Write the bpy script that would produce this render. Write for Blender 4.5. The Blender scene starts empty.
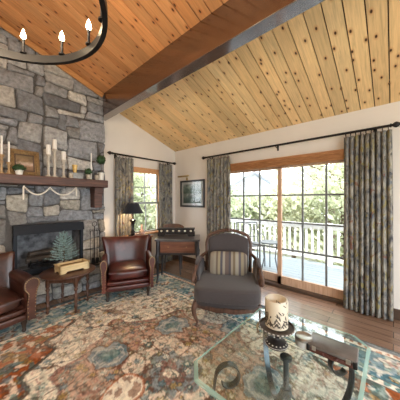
import bpy, bmesh, math, random
import numpy as np
from mathutils import Vector, Matrix
random.seed(7)
PI = math.pi
SC = bpy.context.scene
C = SC.collection
XR, YB = 3.35, 3.80          # inner faces of the right and the back wall
SR = 0.352                   # slope of the pine ceiling, rising away from the door wall
RX = 1.60; RZ = 2.5 + SR * (XR - RX)   # where the big beam runs under it
SL = -SR
YC = 3.58                    # front of the chimney breast

# ------------------------------------------------------------------ materials
def nodes(name):
    m = bpy.data.materials.new(name); m.use_nodes = True
    nt = m.node_tree
    return m, nt, nt.nodes['Principled BSDF']
def N(nt, t, **k):
    n = nt.nodes.new(t)
    for a, v in k.items(): setattr(n, a, v)
    return n
def ramp(nt, fac, stops):
    r = N(nt, 'ShaderNodeValToRGB')
    el = r.color_ramp.elements
    while len(el) < len(stops): el.new(0.5)
    for e, (p, c) in zip(el, stops): e.position = p; e.color = (*c, 1)
    nt.links.new(fac, r.inputs[0]); return r.outputs[0]
def mapped(nt, scale, coord='Object', rot=(0, 0, 0)):
    t = N(nt, 'ShaderNodeTexCoord'); mp = N(nt, 'ShaderNodeMapping')
    mp.inputs['Scale'].default_value = scale; mp.inputs['Rotation'].default_value = rot
    nt.links.new(t.outputs[coord], mp.inputs[0]); return mp.outputs[0]
def noise(nt, vec, scale, detail=4, rough=.55, dist=0):
    n = N(nt, 'ShaderNodeTexNoise')
    n.inputs['Scale'].default_value = scale; n.inputs['Detail'].default_value = detail
    n.inputs['Roughness'].default_value = rough; n.inputs['Distortion'].default_value = dist
    nt.links.new(vec, n.inputs['Vector']); return n.outputs['Fac']
def mix(nt, fac, a, b, mode='MIX'):
    m = N(nt, 'ShaderNodeMix', data_type='RGBA', blend_type=mode)
    for s, v in ((0, fac), (6, a), (7, b)):
        if isinstance(v, (int, float)): m.inputs[s].default_value = v
        elif isinstance(v, tuple): m.inputs[s].default_value = (*v, 1)
        else: nt.links.new(v, m.inputs[s])
    return m.outputs[2]
def bump(nt, p, h, s=.3, d=.01):
    b = N(nt, 'ShaderNodeBump'); b.inputs['Strength'].default_value = s; b.inputs['Distance'].default_value = d
    nt.links.new(h, b.inputs['Height']); nt.links.new(b.outputs[0], p.inputs['Normal'])
def plain(name, col, rough=.5, metal=0, var=.12, scale=12, spec=.5, emit=0, sub=0):
    m, nt, p = nodes(name)
    f = noise(nt, mapped(nt, (1, 1, 1)), scale)
    c = tuple(col)
    lo = tuple(x * (1 - var) for x in c); hi = tuple(min(1, x * (1 + var)) for x in c)
    nt.links.new(ramp(nt, f, [(.3, lo), (.7, hi)]), p.inputs['Base Color'])
    p.inputs['Roughness'].default_value = rough; p.inputs['Metallic'].default_value = metal
    p.inputs['Specular IOR Level'].default_value = spec
    if emit:
        p.inputs['Emission Color'].default_value = (*c, 1); p.inputs['Emission Strength'].default_value = emit
    return m
def wood(name, dark, mid, light, axis=0, rough=.4, sc=1.0, spec=.5):
    m, nt, p = nodes(name)
    s = [14, 14, 14]; s[axis] = 1.2
    f = noise(nt, mapped(nt, tuple(x * sc for x in s)), 2.2, 6, .6, .6)
    nt.links.new(ramp(nt, f, [(.28, dark), (.5, mid), (.72, light)]), p.inputs['Base Color'])
    p.inputs['Roughness'].default_value = rough; p.inputs['Specular IOR Level'].default_value = spec
    bump(nt, p, f, .15, .004); return m
def attr_mat(name, rough=.8, nscale=25, var=.25, bs=.4, bd=.006, spec=.3):
    m, nt, p = nodes(name)
    a = N(nt, 'ShaderNodeVertexColor'); a.layer_name = 'col'
    v = mapped(nt, (1, 1, 1)); f = noise(nt, v, nscale, 6, .65)
    k = ramp(nt, f, [(.25, (1 - var,) * 3), (.75, (1 + var,) * 3)])
    nt.links.new(mix(nt, 1.0, a.outputs[0], k, 'MULTIPLY'), p.inputs['Base Color'])
    p.inputs['Roughness'].default_value = rough; p.inputs['Specular IOR Level'].default_value = spec
    bump(nt, p, f, bs, bd); return m
def pine(name, tint):
    m, nt, p = nodes(name)
    L = nt.links
    a = N(nt, 'ShaderNodeVertexColor'); a.layer_name = 'col'
    g = noise(nt, mapped(nt, (1.0, 16, 1)), 3.0, 6, .6, .8)
    base = ramp(nt, g, [(.25, tuple(x * .72 for x in tint)), (.5, tint), (.75, tuple(min(1, x * 1.18) for x in tint))])
    base = mix(nt, 1.0, base, a.outputs[0], 'MULTIPLY')
    vo = N(nt, 'ShaderNodeTexVoronoi'); vo.inputs['Scale'].default_value = 1.0; vo.voronoi_dimensions = '2D'
    L.new(mapped(nt, (4.4, 8.3, 1)), vo.inputs['Vector'])
    sep = N(nt, 'ShaderNodeSeparateColor'); L.new(vo.outputs['Color'], sep.inputs[0])
    gt = N(nt, 'ShaderNodeMath', operation='GREATER_THAN'); L.new(sep.outputs[0], gt.inputs[0]); gt.inputs[1].default_value = .22
    k1 = ramp(nt, vo.outputs['Distance'], [(.05, (1, 1, 1)), (.095, (0, 0, 0))])
    k2 = ramp(nt, vo.outputs['Distance'], [(.08, (.7,) * 3), (.20, (0, 0, 0))])
    def mul(x):
        mm = N(nt, 'ShaderNodeMath', operation='MULTIPLY'); L.new(x, mm.inputs[0]); L.new(gt.outputs[0], mm.inputs[1]); return mm.outputs[0]
    base = mix(nt, mul(k2), base, tuple(x * q for x, q in zip(tint, (.70, .52, .42))))
    base = mix(nt, mul(k1), base, (.055, .020, .008))
    L.new(base, p.inputs['Base Color'])
    p.inputs['Roughness'].default_value = .42; p.inputs['Specular IOR Level'].default_value = .35
    return m
def leather(name, dark, mid, light):
    m, nt, p = nodes(name)
    v = mapped(nt, (1, 1, 1))
    f = noise(nt, v, 5, 6, .62, .3); g = noise(nt, v, 90, 3)
    nt.links.new(ramp(nt, f, [(.3, dark), (.55, mid), (.8, light)]), p.inputs['Base Color'])
    p.inputs['Roughness'].default_value = .33; p.inputs['Specular IOR Level'].default_value = .6
    bump(nt, p, g, .25, .003); return m
def fabric(name, col, scale=220, var=.2, rough=.95):
    m, nt, p = nodes(name)
    f = noise(nt, mapped(nt, (1, 1, 1)), scale, 2)
    nt.links.new(ramp(nt, f, [(.3, tuple(x * (1 - var) for x in col)), (.7, tuple(x * (1 + var) for x in col))]), p.inputs['Base Color'])
    p.inputs['Roughness'].default_value = rough; p.inputs['Specular IOR Level'].default_value = .15
    p.inputs['Sheen Weight'].default_value = .25
    bump(nt, p, f, .2, .002); return m
def curtain_mat():
    m, nt, p = nodes('printed_curtain_cloth'); L = nt.links
    uv = mapped(nt, (1, 1, 1), 'UV')
    n1 = noise(nt, mapped(nt, (9, 4.5, 1), 'UV'), 1.0, 3, .6, 1.5)
    base = ramp(nt, n1, [(.30, (.060, .062, .070)), (.42, (.195, .19, .185)), (.54, (.31, .29, .25)), (.66, (.41, .38, .32))])
    st = noise(nt, mapped(nt, (34, 5, 1), 'UV'), 1.0, 4, .6, 2.2)
    base = mix(nt, ramp(nt, st, [(.56, (0, 0, 0)), (.63, (.85,) * 3)]), base, (.06, .055, .05))
    bl = noise(nt, mapped(nt, (7, 4, 1), 'UV'), 1.3, 2, .5, 1.2)
    base = mix(nt, ramp(nt, bl, [(.62, (0, 0, 0)), (.70, (.7,) * 3)]), base, (.13, .165, .21))
    ye = noise(nt, mapped(nt, (7, 4, 1), 'UV', (0, 0, 1.0)), 1.7, 2, .5, 1.4)
    base = mix(nt, ramp(nt, ye, [(.57, (0, 0, 0)), (.64, (.75,) * 3)]), base, (.30, .25, .09))
    ru = noise(nt, mapped(nt, (11, 8, 1), 'UV', (0, 0, 2.0)), 1.1, 2, .5, 1.0)
    base = mix(nt, ramp(nt, ru, [(.66, (0, 0, 0)), (.70, (.7,) * 3)]), base, (.22, .08, .05))
    L.new(base, p.inputs['Base Color']); p.inputs['Roughness'].default_value = .9; p.inputs['Specular IOR Level'].default_value = .15
    tr = N(nt, 'ShaderNodeBsdfTranslucent'); L.new(base, tr.inputs[0])
    ms = N(nt, 'ShaderNodeMixShader'); ms.inputs[0].default_value = .15
    L.new(p.outputs[0], ms.inputs[1]); L.new(tr.outputs[0], ms.inputs[2]); L.new(ms.outputs[0], nt.nodes['Material Output'].inputs[0])
    return m
def glass(name, tint=(1, 1, 1), ior=1.45, rough=0.0):
    m = bpy.data.materials.new(name); m.use_nodes = True; nt = m.node_tree; nt.nodes.clear()
    o = N(nt, 'ShaderNodeOutputMaterial'); t = N(nt, 'ShaderNodeBsdfTransparent'); g = N(nt, 'ShaderNodeBsdfGlossy')
    t.inputs[0].default_value = (*tint, 1); g.inputs['Roughness'].default_value = rough
    lw = N(nt, 'ShaderNodeLayerWeight'); lw.inputs[0].default_value = .5
    f0 = ((ior - 1) / (ior + 1)) ** 2
    pw_ = N(nt, 'ShaderNodeMath', operation='POWER'); nt.links.new(lw.outputs['Facing'], pw_.inputs[0]); pw_.inputs[1].default_value = 5
    fr = N(nt, 'ShaderNodeMath', operation='MULTIPLY_ADD'); nt.links.new(pw_.outputs[0], fr.inputs[0]); fr.inputs[1].default_value = 1 - f0; fr.inputs[2].default_value = f0
    ms = N(nt, 'ShaderNodeMixShader')
    for a, b in ((fr.outputs[0], ms.inputs[0]), (t.outputs[0], ms.inputs[1]), (g.outputs[0], ms.inputs[2]), (ms.outputs[0], o.inputs[0])): nt.links.new(a, b)
    return m
def floor_mat():
    m, nt, p = nodes('hardwood_planks'); L = nt.links
    v = mapped(nt, (1, 1, 1), 'Object', (0, 0, PI / 2))
    b = N(nt, 'ShaderNodeTexBrick'); L.new(v, b.inputs['Vector'])
    b.inputs['Scale'].default_value = 1; b.inputs['Brick Width'].default_value = 1.5; b.inputs['Row Height'].default_value = .125
    b.inputs['Mortar Size'].default_value = .003; b.offset = .37
    b.inputs['Color1'].default_value = (.15, .15, .15, 1); b.inputs['Color2'].default_value = (.85, .85, .85, 1); b.inputs['Mortar'].default_value = (0, 0, 0, 1)
    tone = ramp(nt, b.outputs['Color'], [(0, (.03, .018, .012)), (.12, (.20, .115, .075)), (.5, (.28, .17, .115)), (.9, (.36, .225, .155))])
    g = noise(nt, mapped(nt, (12, 1.0, 1)), 3, 6, .6, .5)
    k = ramp(nt, g, [(.25, (.6,) * 3), (.7, (1.2,) * 3)])
    L.new(mix(nt, 1.0, tone, k, 'MULTIPLY'), p.inputs['Base Color'])
    p.inputs['Roughness'].default_value = .24; p.inputs['Specular IOR Level'].default_value = .7
    bump(nt, p, b.outputs['Fac'], -.2, .003); return m
def stripes_mat():
    m, nt, p = nodes('striped_pillow_cloth'); L = nt.links
    t = N(nt, 'ShaderNodeTexCoord'); s = N(nt, 'ShaderNodeSeparateXYZ'); L.new(t.outputs['Object'], s.inputs[0])
    mr = N(nt, 'ShaderNodeMapRange'); mr.inputs[1].default_value = -.24; mr.inputs[2].default_value = .24; L.new(s.outputs[0], mr.inputs[0])
    cs = [(.0, (.20, .17, .15)), (.05, (.55, .48, .38)), (.14, (.62, .56, .45)), (.20, (.33, .26, .20)), (.25, (.62, .53, .36)), (.31, (.20, .19, .22)), (.37, (.64, .57, .46)), (.43, (.30, .23, .20)), (.52, (.19, .17, .19)), (.58, (.60, .52, .40)), (.63, (.36, .28, .19)), (.69, (.66, .60, .49)), (.77, (.24, .22, .24)), (.83, (.58, .49, .34)), (.90, (.32, .26, .22)), (.95, (.56, .50, .41))]
    cs = [(p_, tuple(q * .42 for q in c_)) for p_, c_ in cs]; c = ramp(nt, mr.outputs[0], cs)
    c.node.color_ramp.interpolation = 'CONSTANT'
    L.new(c, p.inputs['Base Color']); p.inputs['Roughness'].default_value = .9; p.inputs['Specular IOR Level'].default_value = .15
    f = noise(nt, mapped(nt, (1, 1, 1)), 180, 2); bump(nt, p, f, .2, .002); return m
def art_mat(name, stops, scale, z0, z1, vert):
    m, nt, p = nodes(name); L = nt.links
    t = N(nt, 'ShaderNodeTexCoord'); s = N(nt, 'ShaderNodeSeparateXYZ'); L.new(t.outputs['Object'], s.inputs[0])
    mr = N(nt, 'ShaderNodeMapRange'); mr.inputs[1].default_value = z0; mr.inputs[2].default_value = z1; L.new(s.outputs[2], mr.inputs[0])
    base = ramp(nt, mr.outputs[0], vert)
    f = noise(nt, mapped(nt, (1, 1, 1)), scale, 4, .6, .6)
    L.new(mix(nt, ramp(nt, f, [(.45, (0, 0, 0)), (.62, (.8,) * 3)]), base, stops), p.inputs['Base Color'])
    p.inputs['Roughness'].default_value = .25; return m

M = dict(
    wall=plain('warm_white_paint', (.77, .71, .64), .85, var=.02, scale=3, spec=.2),
    base=plain('dark_baseboard_wood', (.075, .045, .03), .4),
    pineR=pine('door_lit_knotty_pine', (.82, .57, .285)), pineL=pine('dim_side_knotty_pine', (.60, .285, .118)),  # same pine twice: door-lit side paler, dim side deeper, lighting put into tint
    trimpine=wood('pine_trim', (.36, .155, .05), (.48, .225, .08), (.56, .29, .11), 0),
    beam=wood('dark_beam_wood', (.020, .007, .004), (.052, .018, .009), (.095, .036, .018), 1, .2, .6, 1.0),
    jamb=wood('door_pine', (.44, .26, .16), (.57, .36, .235), (.66, .45, .32), 2, .45),
    head=wood('head_pine', (.46, .22, .10), (.60, .31, .14), (.70, .40, .20), 1, .45),
    shade=wood('woven_shade_wood', (.22, .085, .03), (.38, .165, .06), (.52, .25, .10), 1, .6, 3),
    sash=plain('pale_sash_paint', (.30, .31, .30), .45, var=.04), muntin=plain('grey_muntin_paint', (.17, .18, .18), .45, var=.06),
    floor=floor_mat(), pane=glass('window_glass'),
    stone=attr_mat('chimney_stone', .85, 21, .55, .9, .022), mortar=plain('mortar', (.085, .078, .072), .95, var=.25, scale=40),
    mantel=wood('mantel_wood', (.03, .012, .009), (.075, .030, .019), (.14, .060, .037), 0, .55),
    iron=plain('black_iron', (.022, .021, .022), .42, .6), satin=plain('wrought_iron_strap', (.10, .115, .13), .34, .85, var=.3),
    soot=plain('black_insert_metal', (.004, .007, .013), .55, 0, spec=.3), brick=plain('sooty_firebrick', (.16, .16, .17), .9, var=.8, scale=9),
    log=wood('charred_log', (.02, .015, .012), (.055, .04, .03), (.15, .12, .10), 0, .9),
    curtain=curtain_mat(), lea=leather('oxblood_leather', (.020, .004, .004), (.066, .011, .009), (.14, .034, .022)),
    lea2=leather('brown_leather', (.022, .008, .006), (.065, .022, .014), (.15, .060, .038)),
    nail=plain('brass_nailheads', (.42, .30, .15), .35, .9), dleg=plain('dark_turned_wood', (.030, .017, .012), .35),
    grey=fabric('grey_brown_upholstery', (.058, .050, .051)), carved=wood('carved_walnut', (.032, .014, .009), (.085, .040, .025), (.15, .08, .052), 2, .45),
    stripe=stripes_mat(), tabletop=wood('dark_table_wood', (.035, .014, .008), (.085, .036, .02), (.15, .07, .042), 0, .28),
    deskdark=plain('blue_black_desk_paint', (.035, .033, .038), .32, var=.3), desktop=plain('worn_slate_desk_top', (.085, .085, .095), .28, var=.25, scale=6),
    drawer=wood('red_brown_drawer', (.08, .028, .016), (.17, .065, .036), (.25, .11, .062), 1, .35),
    console=wood('honey_table_wood', (.26, .11, .045), (.38, .18, .08), (.50, .26, .12), 0, .35), consolered=wood('dark_red_cabinet_wood', (.075, .017, .013), (.13, .032, .022), (.18, .05, .033), 0, .4),
    black=fabric('black_lampshade_cloth', (.018, .019, .026), 150), lampbase=plain('black_turned_lamp_base', (.018, .014, .013), .25),
    white=plain('ivory_wax', (.80, .78, .73), .5, var=.03), cream=plain('cream_wax', (.56, .48, .36), .45, var=.08, scale=9),
    leafprint=plain('dark_leaf_print', (.06, .045, .035), .6, var=.4, scale=40), wick=plain('wick', (.03, .02, .02), .9),
    pale=wood('pale_turned_wood', (.38, .33, .27), (.52, .47, .40), (.62, .57, .50), 2, .6), tan=wood('tan_turned_wood', (.27, .16, .075), (.40, .26, .13), (.52, .37, .21), 2, .55),
    gold=plain('gilded_frame', (.23, .14, .055), .5, .4, var=.35, scale=60), golddark=plain('dark_frame_edge', (.07, .035, .018), .5),
    green=plain('dark_green_foliage', (.022, .060, .018), .7, var=.5, scale=30), leafg=plain('mid_green_leaf', (.06, .13, .035), .6, var=.5, scale=40),
    potw=plain('white_ceramic', (.68, .66, .60), .4, var=.06), pott=plain('weathered_pot', (.42, .37, .30), .8, var=.3, scale=40), potg=plain('grey_tin', (.26, .26, .25), .5, .3, var=.25, scale=25),
    yellow=plain('amber_votive_glass', (.62, .40, .09), .2, var=.25, scale=30), bead=plain('white_wooden_bead', (.72, .68, .60), .6, var=.08),
    boxw=wood('pale_carved_wood', (.50, .35, .16), (.64, .48, .25), (.74, .59, .34), 0, .5), boxd=plain('box_hollow', (.24, .16, .07), .8, var=.3, scale=30),
    spruce=plain('frosted_blue_spruce', (.25, .36, .345), .8, var=.45, scale=25), bark=wood('bark', (.07, .045, .03), (.14, .10, .07), (.22, .17, .13), 2, .9),
    org=plain('black_wood', (.014, .010, .009), .5, var=.3, spec=.35), bone=plain('bone_knob', (.72, .66, .55), .35, var=.1),
    pink=plain('dusty_pink_ceramic', (.45, .29, .24), .35, var=.2), brass=plain('aged_brass', (.50, .36, .16), .3, .9),
    flame=plain('flame_bulb', (1, .80, .50), .3, emit=14, var=0), glow=plain('lamp_bulb', (1, .78, .48), .3, emit=10, var=0),
    paper=plain('pale_mat_board', (.50, .52, .50), .8, var=.06), frame=plain('black_frame', (.018, .018, .020), .3),
    suit=leather('worn_grey_case', (.065, .055, .050), (.125, .108, .098), (.21, .185, .165)), suitr=leather('dark_red_case_side', (.035, .012, .010), (.09, .026, .02), (.15, .05, .04)),
    silver=plain('old_silver', (.42, .40, .37), .3, .9, var=.2), tin=plain('pale_tin_box', (.60, .59, .56), .35, .2, var=.12, scale=25),
    standp=plain('white_painted_relief', (.44, .40, .35), .6, var=.2, scale=50),
    deck=wood('bleached_deck_boards', (.24, .285, .315), (.30, .345, .375), (.37, .415, .44), 1, .7), rail=plain('white_rail_paint', (.84, .84, .83), .5, var=.03),
    roofb=plain('blue_grey_shingles', (.30, .36, .45), .9, var=.15), roofl=plain('pale_gable_siding', (.56, .58, .62), .9, var=.06), eave=plain('dark_eave_board', (.16, .17, .19), .8),
    ground=plain('pale_dry_ground', (.42, .40, .34), .95, var=.2, scale=2), ptable=plain('dark_patio_metal', (.13, .14, .15), .45, .4),
    rug=attr_mat('woven_rug_wool', .95, 140, .22, .35, .003, .1), rugedge=fabric('rug_binding', (.14, .14, .13)),
)
for i, c in enumerate([(.17, .20, .12), (.25, .27, .18), (.12, .15, .09), (.34, .35, .25)]):
    m_ = plain('tree_leaves_%s' % 'abcd'[i], tuple(min(1, q * 1.7) for q in c), .7, var=.5, scale=6); M['leaf%d' % i] = m_
    t_ = m_.node_tree; tr_ = N(t_, 'ShaderNodeBsdfTranslucent'); tr_.inputs[0].default_value = (*[min(1, q * 1.7) for q in c], 1); ms_ = N(t_, 'ShaderNodeMixShader'); ms_.inputs[0].default_value = .45
    t_.links.new(t_.nodes['Principled BSDF'].outputs[0], ms_.inputs[1]); t_.links.new(tr_.outputs[0], ms_.inputs[2]); t_.links.new(ms_.outputs[0], t_.nodes['Material Output'].inputs[0])
gm, gnt, gp_ = nodes('table_glass_edge')
gp_.inputs['Base Color'].default_value = (.36, .62, .55, 1); gp_.inputs['Roughness'].default_value = .12; gp_.inputs['Alpha'].default_value = .5
M['gedge'] = gm; M['gtop'] = glass('table_glass', (.92, .97, .955), 1.8)
M['votive'] = glass('clear_glass', (.93, .95, .93), 1.5)

pb_ = M['beam'].node_tree.nodes['Principled BSDF']; pb_.inputs['Coat Weight'].default_value = 1.0; pb_.inputs['Coat Roughness'].default_value = .14; pb_.inputs['Coat IOR'].default_value = 1.8

# ------------------------------------------------------------------ mesh helpers
class B:
    def __init__(s): s.bm = bmesh.new(); s.mi = 0
    def _mi(s, fs):
        for f in fs: f.material_index = s.mi
    def face(s, vs):
        try: f = s.bm.faces.new(vs)
        except ValueError: return None
        f.material_index = s.mi; return f
    def box(s, c, size, bevel=0, rot=None, seg=2):
        t = bmesh.new(); bmesh.ops.create_cube(t, size=1)
        for v in t.verts: v.co = Vector((v.co.x * size[0], v.co.y * size[1], v.co.z * size[2]))
        if bevel: bmesh.ops.bevel(t, geom=t.edges[:], offset=min(bevel, min(size) * .45), segments=seg, affect='EDGES', profile=.5)
        s._take(t, c, rot); return s
    def b2(s, lo, hi, bevel=0):
        return s.box([(a + b) / 2 for a, b in zip(lo, hi)], [b - a for a, b in zip(lo, hi)], bevel)
    def _take(s, t, c, rot):
        R = rot.to_4x4() if rot is not None else Matrix.Identity(4)
        Mx = Matrix.Translation(c) @ R
        vm = {v: s.bm.verts.new(Mx @ v.co) for v in t.verts}
        for f in t.faces: s.face([vm[v] for v in f.verts])
        t.free()
    def sup(s, c, size, n=4.0, cuts=7, rot=None, fn=None):
        t = bmesh.new(); bmesh.ops.create_cube(t, size=2)
        bmesh.ops.subdivide_edges(t, edges=t.edges[:], cuts=cuts, use_grid_fill=True)
        for v in t.verts:
            p = v.co; m = max(abs(p.x), abs(p.y), abs(p.z))
            k = m / ((abs(p.x) ** n + abs(p.y) ** n + abs(p.z) ** n) ** (1 / n))
            q = p * k
            if fn: q = fn(q)
            v.co = Vector((q.x * size[0] / 2, q.y * size[1] / 2, q.z * size[2] / 2))
        s._take(t, c, rot); return s
    def lathe(s, prof, c=(0, 0, 0), seg=20, rot=None, cap=True):
        t = bmesh.new(); rings = []
        for r, z in prof:
            if r < 1e-5: rings.append([t.verts.new((0, 0, z))])
            else: rings.append([t.verts.new((r * math.cos(2 * PI * i / seg), r * math.sin(2 * PI * i / seg), z)) for i in range(seg)])
        for a, b in zip(rings, rings[1:]):
            for i in range(seg):
                j = (i + 1) % seg
                if len(a) == 1 and len(b) == 1: continue
                if len(a) == 1: t.faces.new((a[0], b[i], b[j]))
                elif len(b) == 1: t.faces.new((a[i], b[0], a[j]))
                else: t.faces.new((a[i], a[j], b[j], b[i]))
        if cap and len(rings[0]) > 1: t.faces.new(rings[0][::-1])
        if cap and len(rings[-1]) > 1: t.faces.new(rings[-1])
        s._take(t, c, rot); return s
    def tube(s, pts, r=.01, seg=8, radii=None, closed=False, flat=None, up=None):
        pts = [Vector(p) for p in pts]; n = len(pts); rings = []
        nrm = None
        for i, p in enumerate(pts):
            if closed: d = pts[(i + 1) % n] - pts[i - 1]
            else: d = pts[min(i + 1, n - 1)] - pts[max(i - 1, 0)]
            d.normalize()
            if up is not None: nrm = Vector(up) - d * d.dot(Vector(up))
            elif nrm is None: nrm = d.orthogonal()
            else: nrm = nrm - d * d.dot(nrm)
            nrm.normalize(); bn = d.cross(nrm)
            rr = radii[i] if radii else r
            ra, rb = (flat[0], flat[1]) if flat else (rr, rr)
            if flat:
                ring = [s.bm.verts.new(p + nrm * a * ra + bn * b * rb) for a, b in ((1, 1), (-1, 1), (-1, -1), (1, -1))]
            else:
                ring = [s.bm.verts.new(p + nrm * math.cos(2 * PI * k / seg) * ra + bn * math.sin(2 * PI * k / seg) * rb) for k in range(seg)]
            rings.append(ring)
        pairs = list(zip(rings, rings[1:])) + ([(rings[-1], rings[0])] if closed else [])
        for a, b in pairs:
            m = len(a)
            for k in range(m): s.face((a[k], a[(k + 1) % m], b[(k + 1) % m], b[k]))
        if not closed: s.face(rings[0][::-1]); s.face(rings[-1])
        return s
    def prism(s, poly, a0, a1, axis=1):
        def P(u, v, w): return {0: (w, u, v), 1: (u, w, v), 2: (u, v, w)}[axis]
        lo = [s.bm.verts.new(P(u, v, a0)) for u, v in poly]; hi = [s.bm.verts.new(P(u, v, a1)) for u, v in poly]
        s.face(lo); s.face(hi[::-1])
        for i in range(len(poly)):
            j = (i + 1) % len(poly); s.face((lo[i], hi[i], hi[j], lo[j]))
        return s
    def slab(s, fn, nu, nv, th):
        P = [[Vector(fn(i / nu, j / nv)) for j in range(nv + 1)] for i in range(nu + 1)]
        F, K = [], []
        for i in range(nu + 1):
            F.append([]); K.append([])
            for j in range(nv + 1):
                du = P[min(i + 1, nu)][j] - P[max(i - 1, 0)][j]; dv = P[i][min(j + 1, nv)] - P[i][max(j - 1, 0)]
                n = du.cross(dv); n.normalize()
                e = min(i, nu - i, j, nv - j); k = .55 if e == 0 else (.9 if e == 1 else 1)
                F[-1].append(s.bm.verts.new(P[i][j] + n * th * .5 * k)); K[-1].append(s.bm.verts.new(P[i][j] - n * th * .5 * k))
        for i in range(nu):
            for j in range(nv):
                s.face((F[i][j], F[i + 1][j], F[i + 1][j + 1], F[i][j + 1])); s.face((K[i][j], K[i][j + 1], K[i + 1][j + 1], K[i + 1][j]))
        for i in range(nu):
            s.face((F[i][0], K[i][0], K[i + 1][0], F[i + 1][0])); s.face((F[i][nv], F[i + 1][nv], K[i + 1][nv], K[i][nv]))
        for j in range(nv):
            s.face((F[0][j], F[0][j + 1], K[0][j + 1], K[0][j])); s.face((F[nu][j], K[nu][j], K[nu][j + 1], F[nu][j + 1]))
        return s
    def ball(s, c, r, sc=(1, 1, 1), sub=2, jit=0):
        t = bmesh.new(); bmesh.ops.create_icosphere(t, subdivisions=sub, radius=r)
        for v in t.verts:
            v.co = Vector((v.co.x * sc[0], v.co.y * sc[1], v.co.z * sc[2])) * (1 + random.uniform(-jit, jit))
        s._take(t, c, None); return s
    def obj(s, name, mat, parent=None, smooth=40, loc=None, rot=None, recalc=True):
        if recalc: bmesh.ops.recalc_face_normals(s.bm, faces=s.bm.faces[:])
        me = bpy.data.meshes.new(name); s.bm.to_mesh(me); s.bm.free()
        for m in (mat if isinstance(mat, (list, tuple)) else [mat]): me.materials.append(M[m] if isinstance(m, str) else m)
        if smooth:
            me.polygons.foreach_set('use_smooth', [True] * len(me.polygons)); me.set_sharp_from_angle(angle=math.radians(smooth))
        o = bpy.data.objects.new(name, me); C.objects.link(o)
        if parent: o.parent = parent
        if loc: o.location = loc
        if rot: o.rotation_euler = rot
        return o
def tag(o, label, cat, group=None, kind=None):
    o['label'] = label; o['category'] = cat
    if group: o['group'] = group
    if kind: o['kind'] = kind
    return o
def thing(name, label, cat, loc=(0, 0, 0), rz=0, group=None):
    o = bpy.data.objects.new(name, None); C.objects.link(o); o.empty_display_size = .1
    o.location = loc; o.rotation_euler = (0, 0, rz)
    return tag(o, label, cat, group)
def struct(o): o['kind'] = 'structure'; return o
def copy_tree(src, loc, rz, label):
    r = src.copy(); C.objects.link(r); r.location = loc; r.rotation_euler = (0, 0, rz); r['label'] = label
    for ch in list(src.children):
        c = ch.copy(); C.objects.link(c); c.parent = r
        for g in list(ch.children):
            d = g.copy(); C.objects.link(d); d.parent = c
    return r
def colour(me, cols):
    a = me.color_attributes.new('col', 'FLOAT_COLOR', 'POINT')
    a.data.foreach_set('color', np.asarray(cols, dtype=np.float32).ravel())
Rx = lambda a: Matrix.Rotation(a, 3, 'X'); Ry = lambda a: Matrix.Rotation(a, 3, 'Y'); Rz = lambda a: Matrix.Rotation(a, 3, 'Z')
def smoothpts(pts, n=6):
    P = [Vector(p) for p in pts]; out = []
    for i in range(len(P) - 1):
        p0, p1, p2, p3 = P[max(i - 1, 0)], P[i], P[i + 1], P[min(i + 2, len(P) - 1)]
        for k in range(n):
            t = k / n
            out.append(.5 * ((2 * p1) + (p2 - p0) * t + (2 * p0 - 5 * p1 + 4 * p2 - p3) * t * t + (3 * p1 - p0 - 3 * p2 + p3) * t ** 3))
    return out + [P[-1]]

# ------------------------------------------------------------------ the room
XL, YF = -2.3, -1.8
b = B(); b.b2((XL, YF, -.12), (XR + .15, YB + .15, 0)); struct(b.obj('floor', 'floor', smooth=0))
W0, W1, WZ0, WZ1 = 2.215, 2.935, .70, 2.005
b = B()
b.prism([(1.5, 0), (W0, 0), (W0, RZ - SR * (W0 - RX)), (RX, RZ), (1.5, RZ + SR * .1)], YB, YB + .15)
b.b2((W0, YB, 0), (W1, YB + .15, WZ0))
b.prism([(W0, WZ1), (W1, WZ1), (W1, RZ - SR * (W1 - RX)), (W0, RZ - SR * (W0 - RX))], YB, YB + .15)
b.prism([(W1, 0), (XR, 0), (XR, 2.5), (W1, RZ - SR * (W1 - RX))], YB, YB + .15)
b.prism([(XL, 0), (-.36, 0), (-.36, RZ - SL * (RX + .36)), (XL, RZ - SL * (RX - XL))], YB, YB + .15)
struct(b.obj('wall_back', 'wall', smooth=0))
b = B(); b.b2((XL - .15, YF, 0), (XL, YB + .15, 2.5 + SR * (XR - XL))); struct(b.obj('wall_left', 'wall', smooth=0))  # out of view, added to cut the light from the left
b = B(); b.b2((XL, YF, 0), (XL + .018, YB, .12), .004); struct(b.obj('baseboard_left', 'base', smooth=0))
b = B(); zt_ = lambda x: 2.5 + SR * (XR - x)
b.prism([(XL, 0), (-1.6, 0), (-1.6, zt_(-1.6)), (XL, zt_(XL))], YF - .15, YF); b.prism([(2.7, 0), (XR, 0), (XR, 2.5), (2.7, zt_(2.7))], YF - .15, YF); b.prism([(-1.6, 2.3), (2.7, 2.3), (2.7, zt_(2.7)), (-1.6, zt_(-1.6))], YF - .15, YF)
struct(b.obj('wall_front', 'wall', smooth=0))  # unseen wall with a wide opening, added to reduce fill light from behind
D0, D1, DZ = .27, 2.46, 2.0
b = B()
b.b2((XR, YF, 0), (XR + .15, D0, 2.5)); b.b2((XR, D1, 0), (XR + .15, YB + .15, 2.5)); b.b2((XR, D0, DZ), (XR + .15, D1, 2.5))
struct(b.obj('wall_right', 'wall', smooth=0))
b = B(); b.b2((1.62, YB - .018, 0), (XR, YB, .12), .004); struct(b.obj('baseboard_back', 'base', smooth=0))
b = B(); b.b2((XR - .018, D1 + .1, 0), (XR, YB - .02, .12), .004); b.b2((XR - .018, YF, 0), (XR, D0 - .1, .12), .004); struct(b.obj('baseboard_right', 'base', smooth=0))
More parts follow.
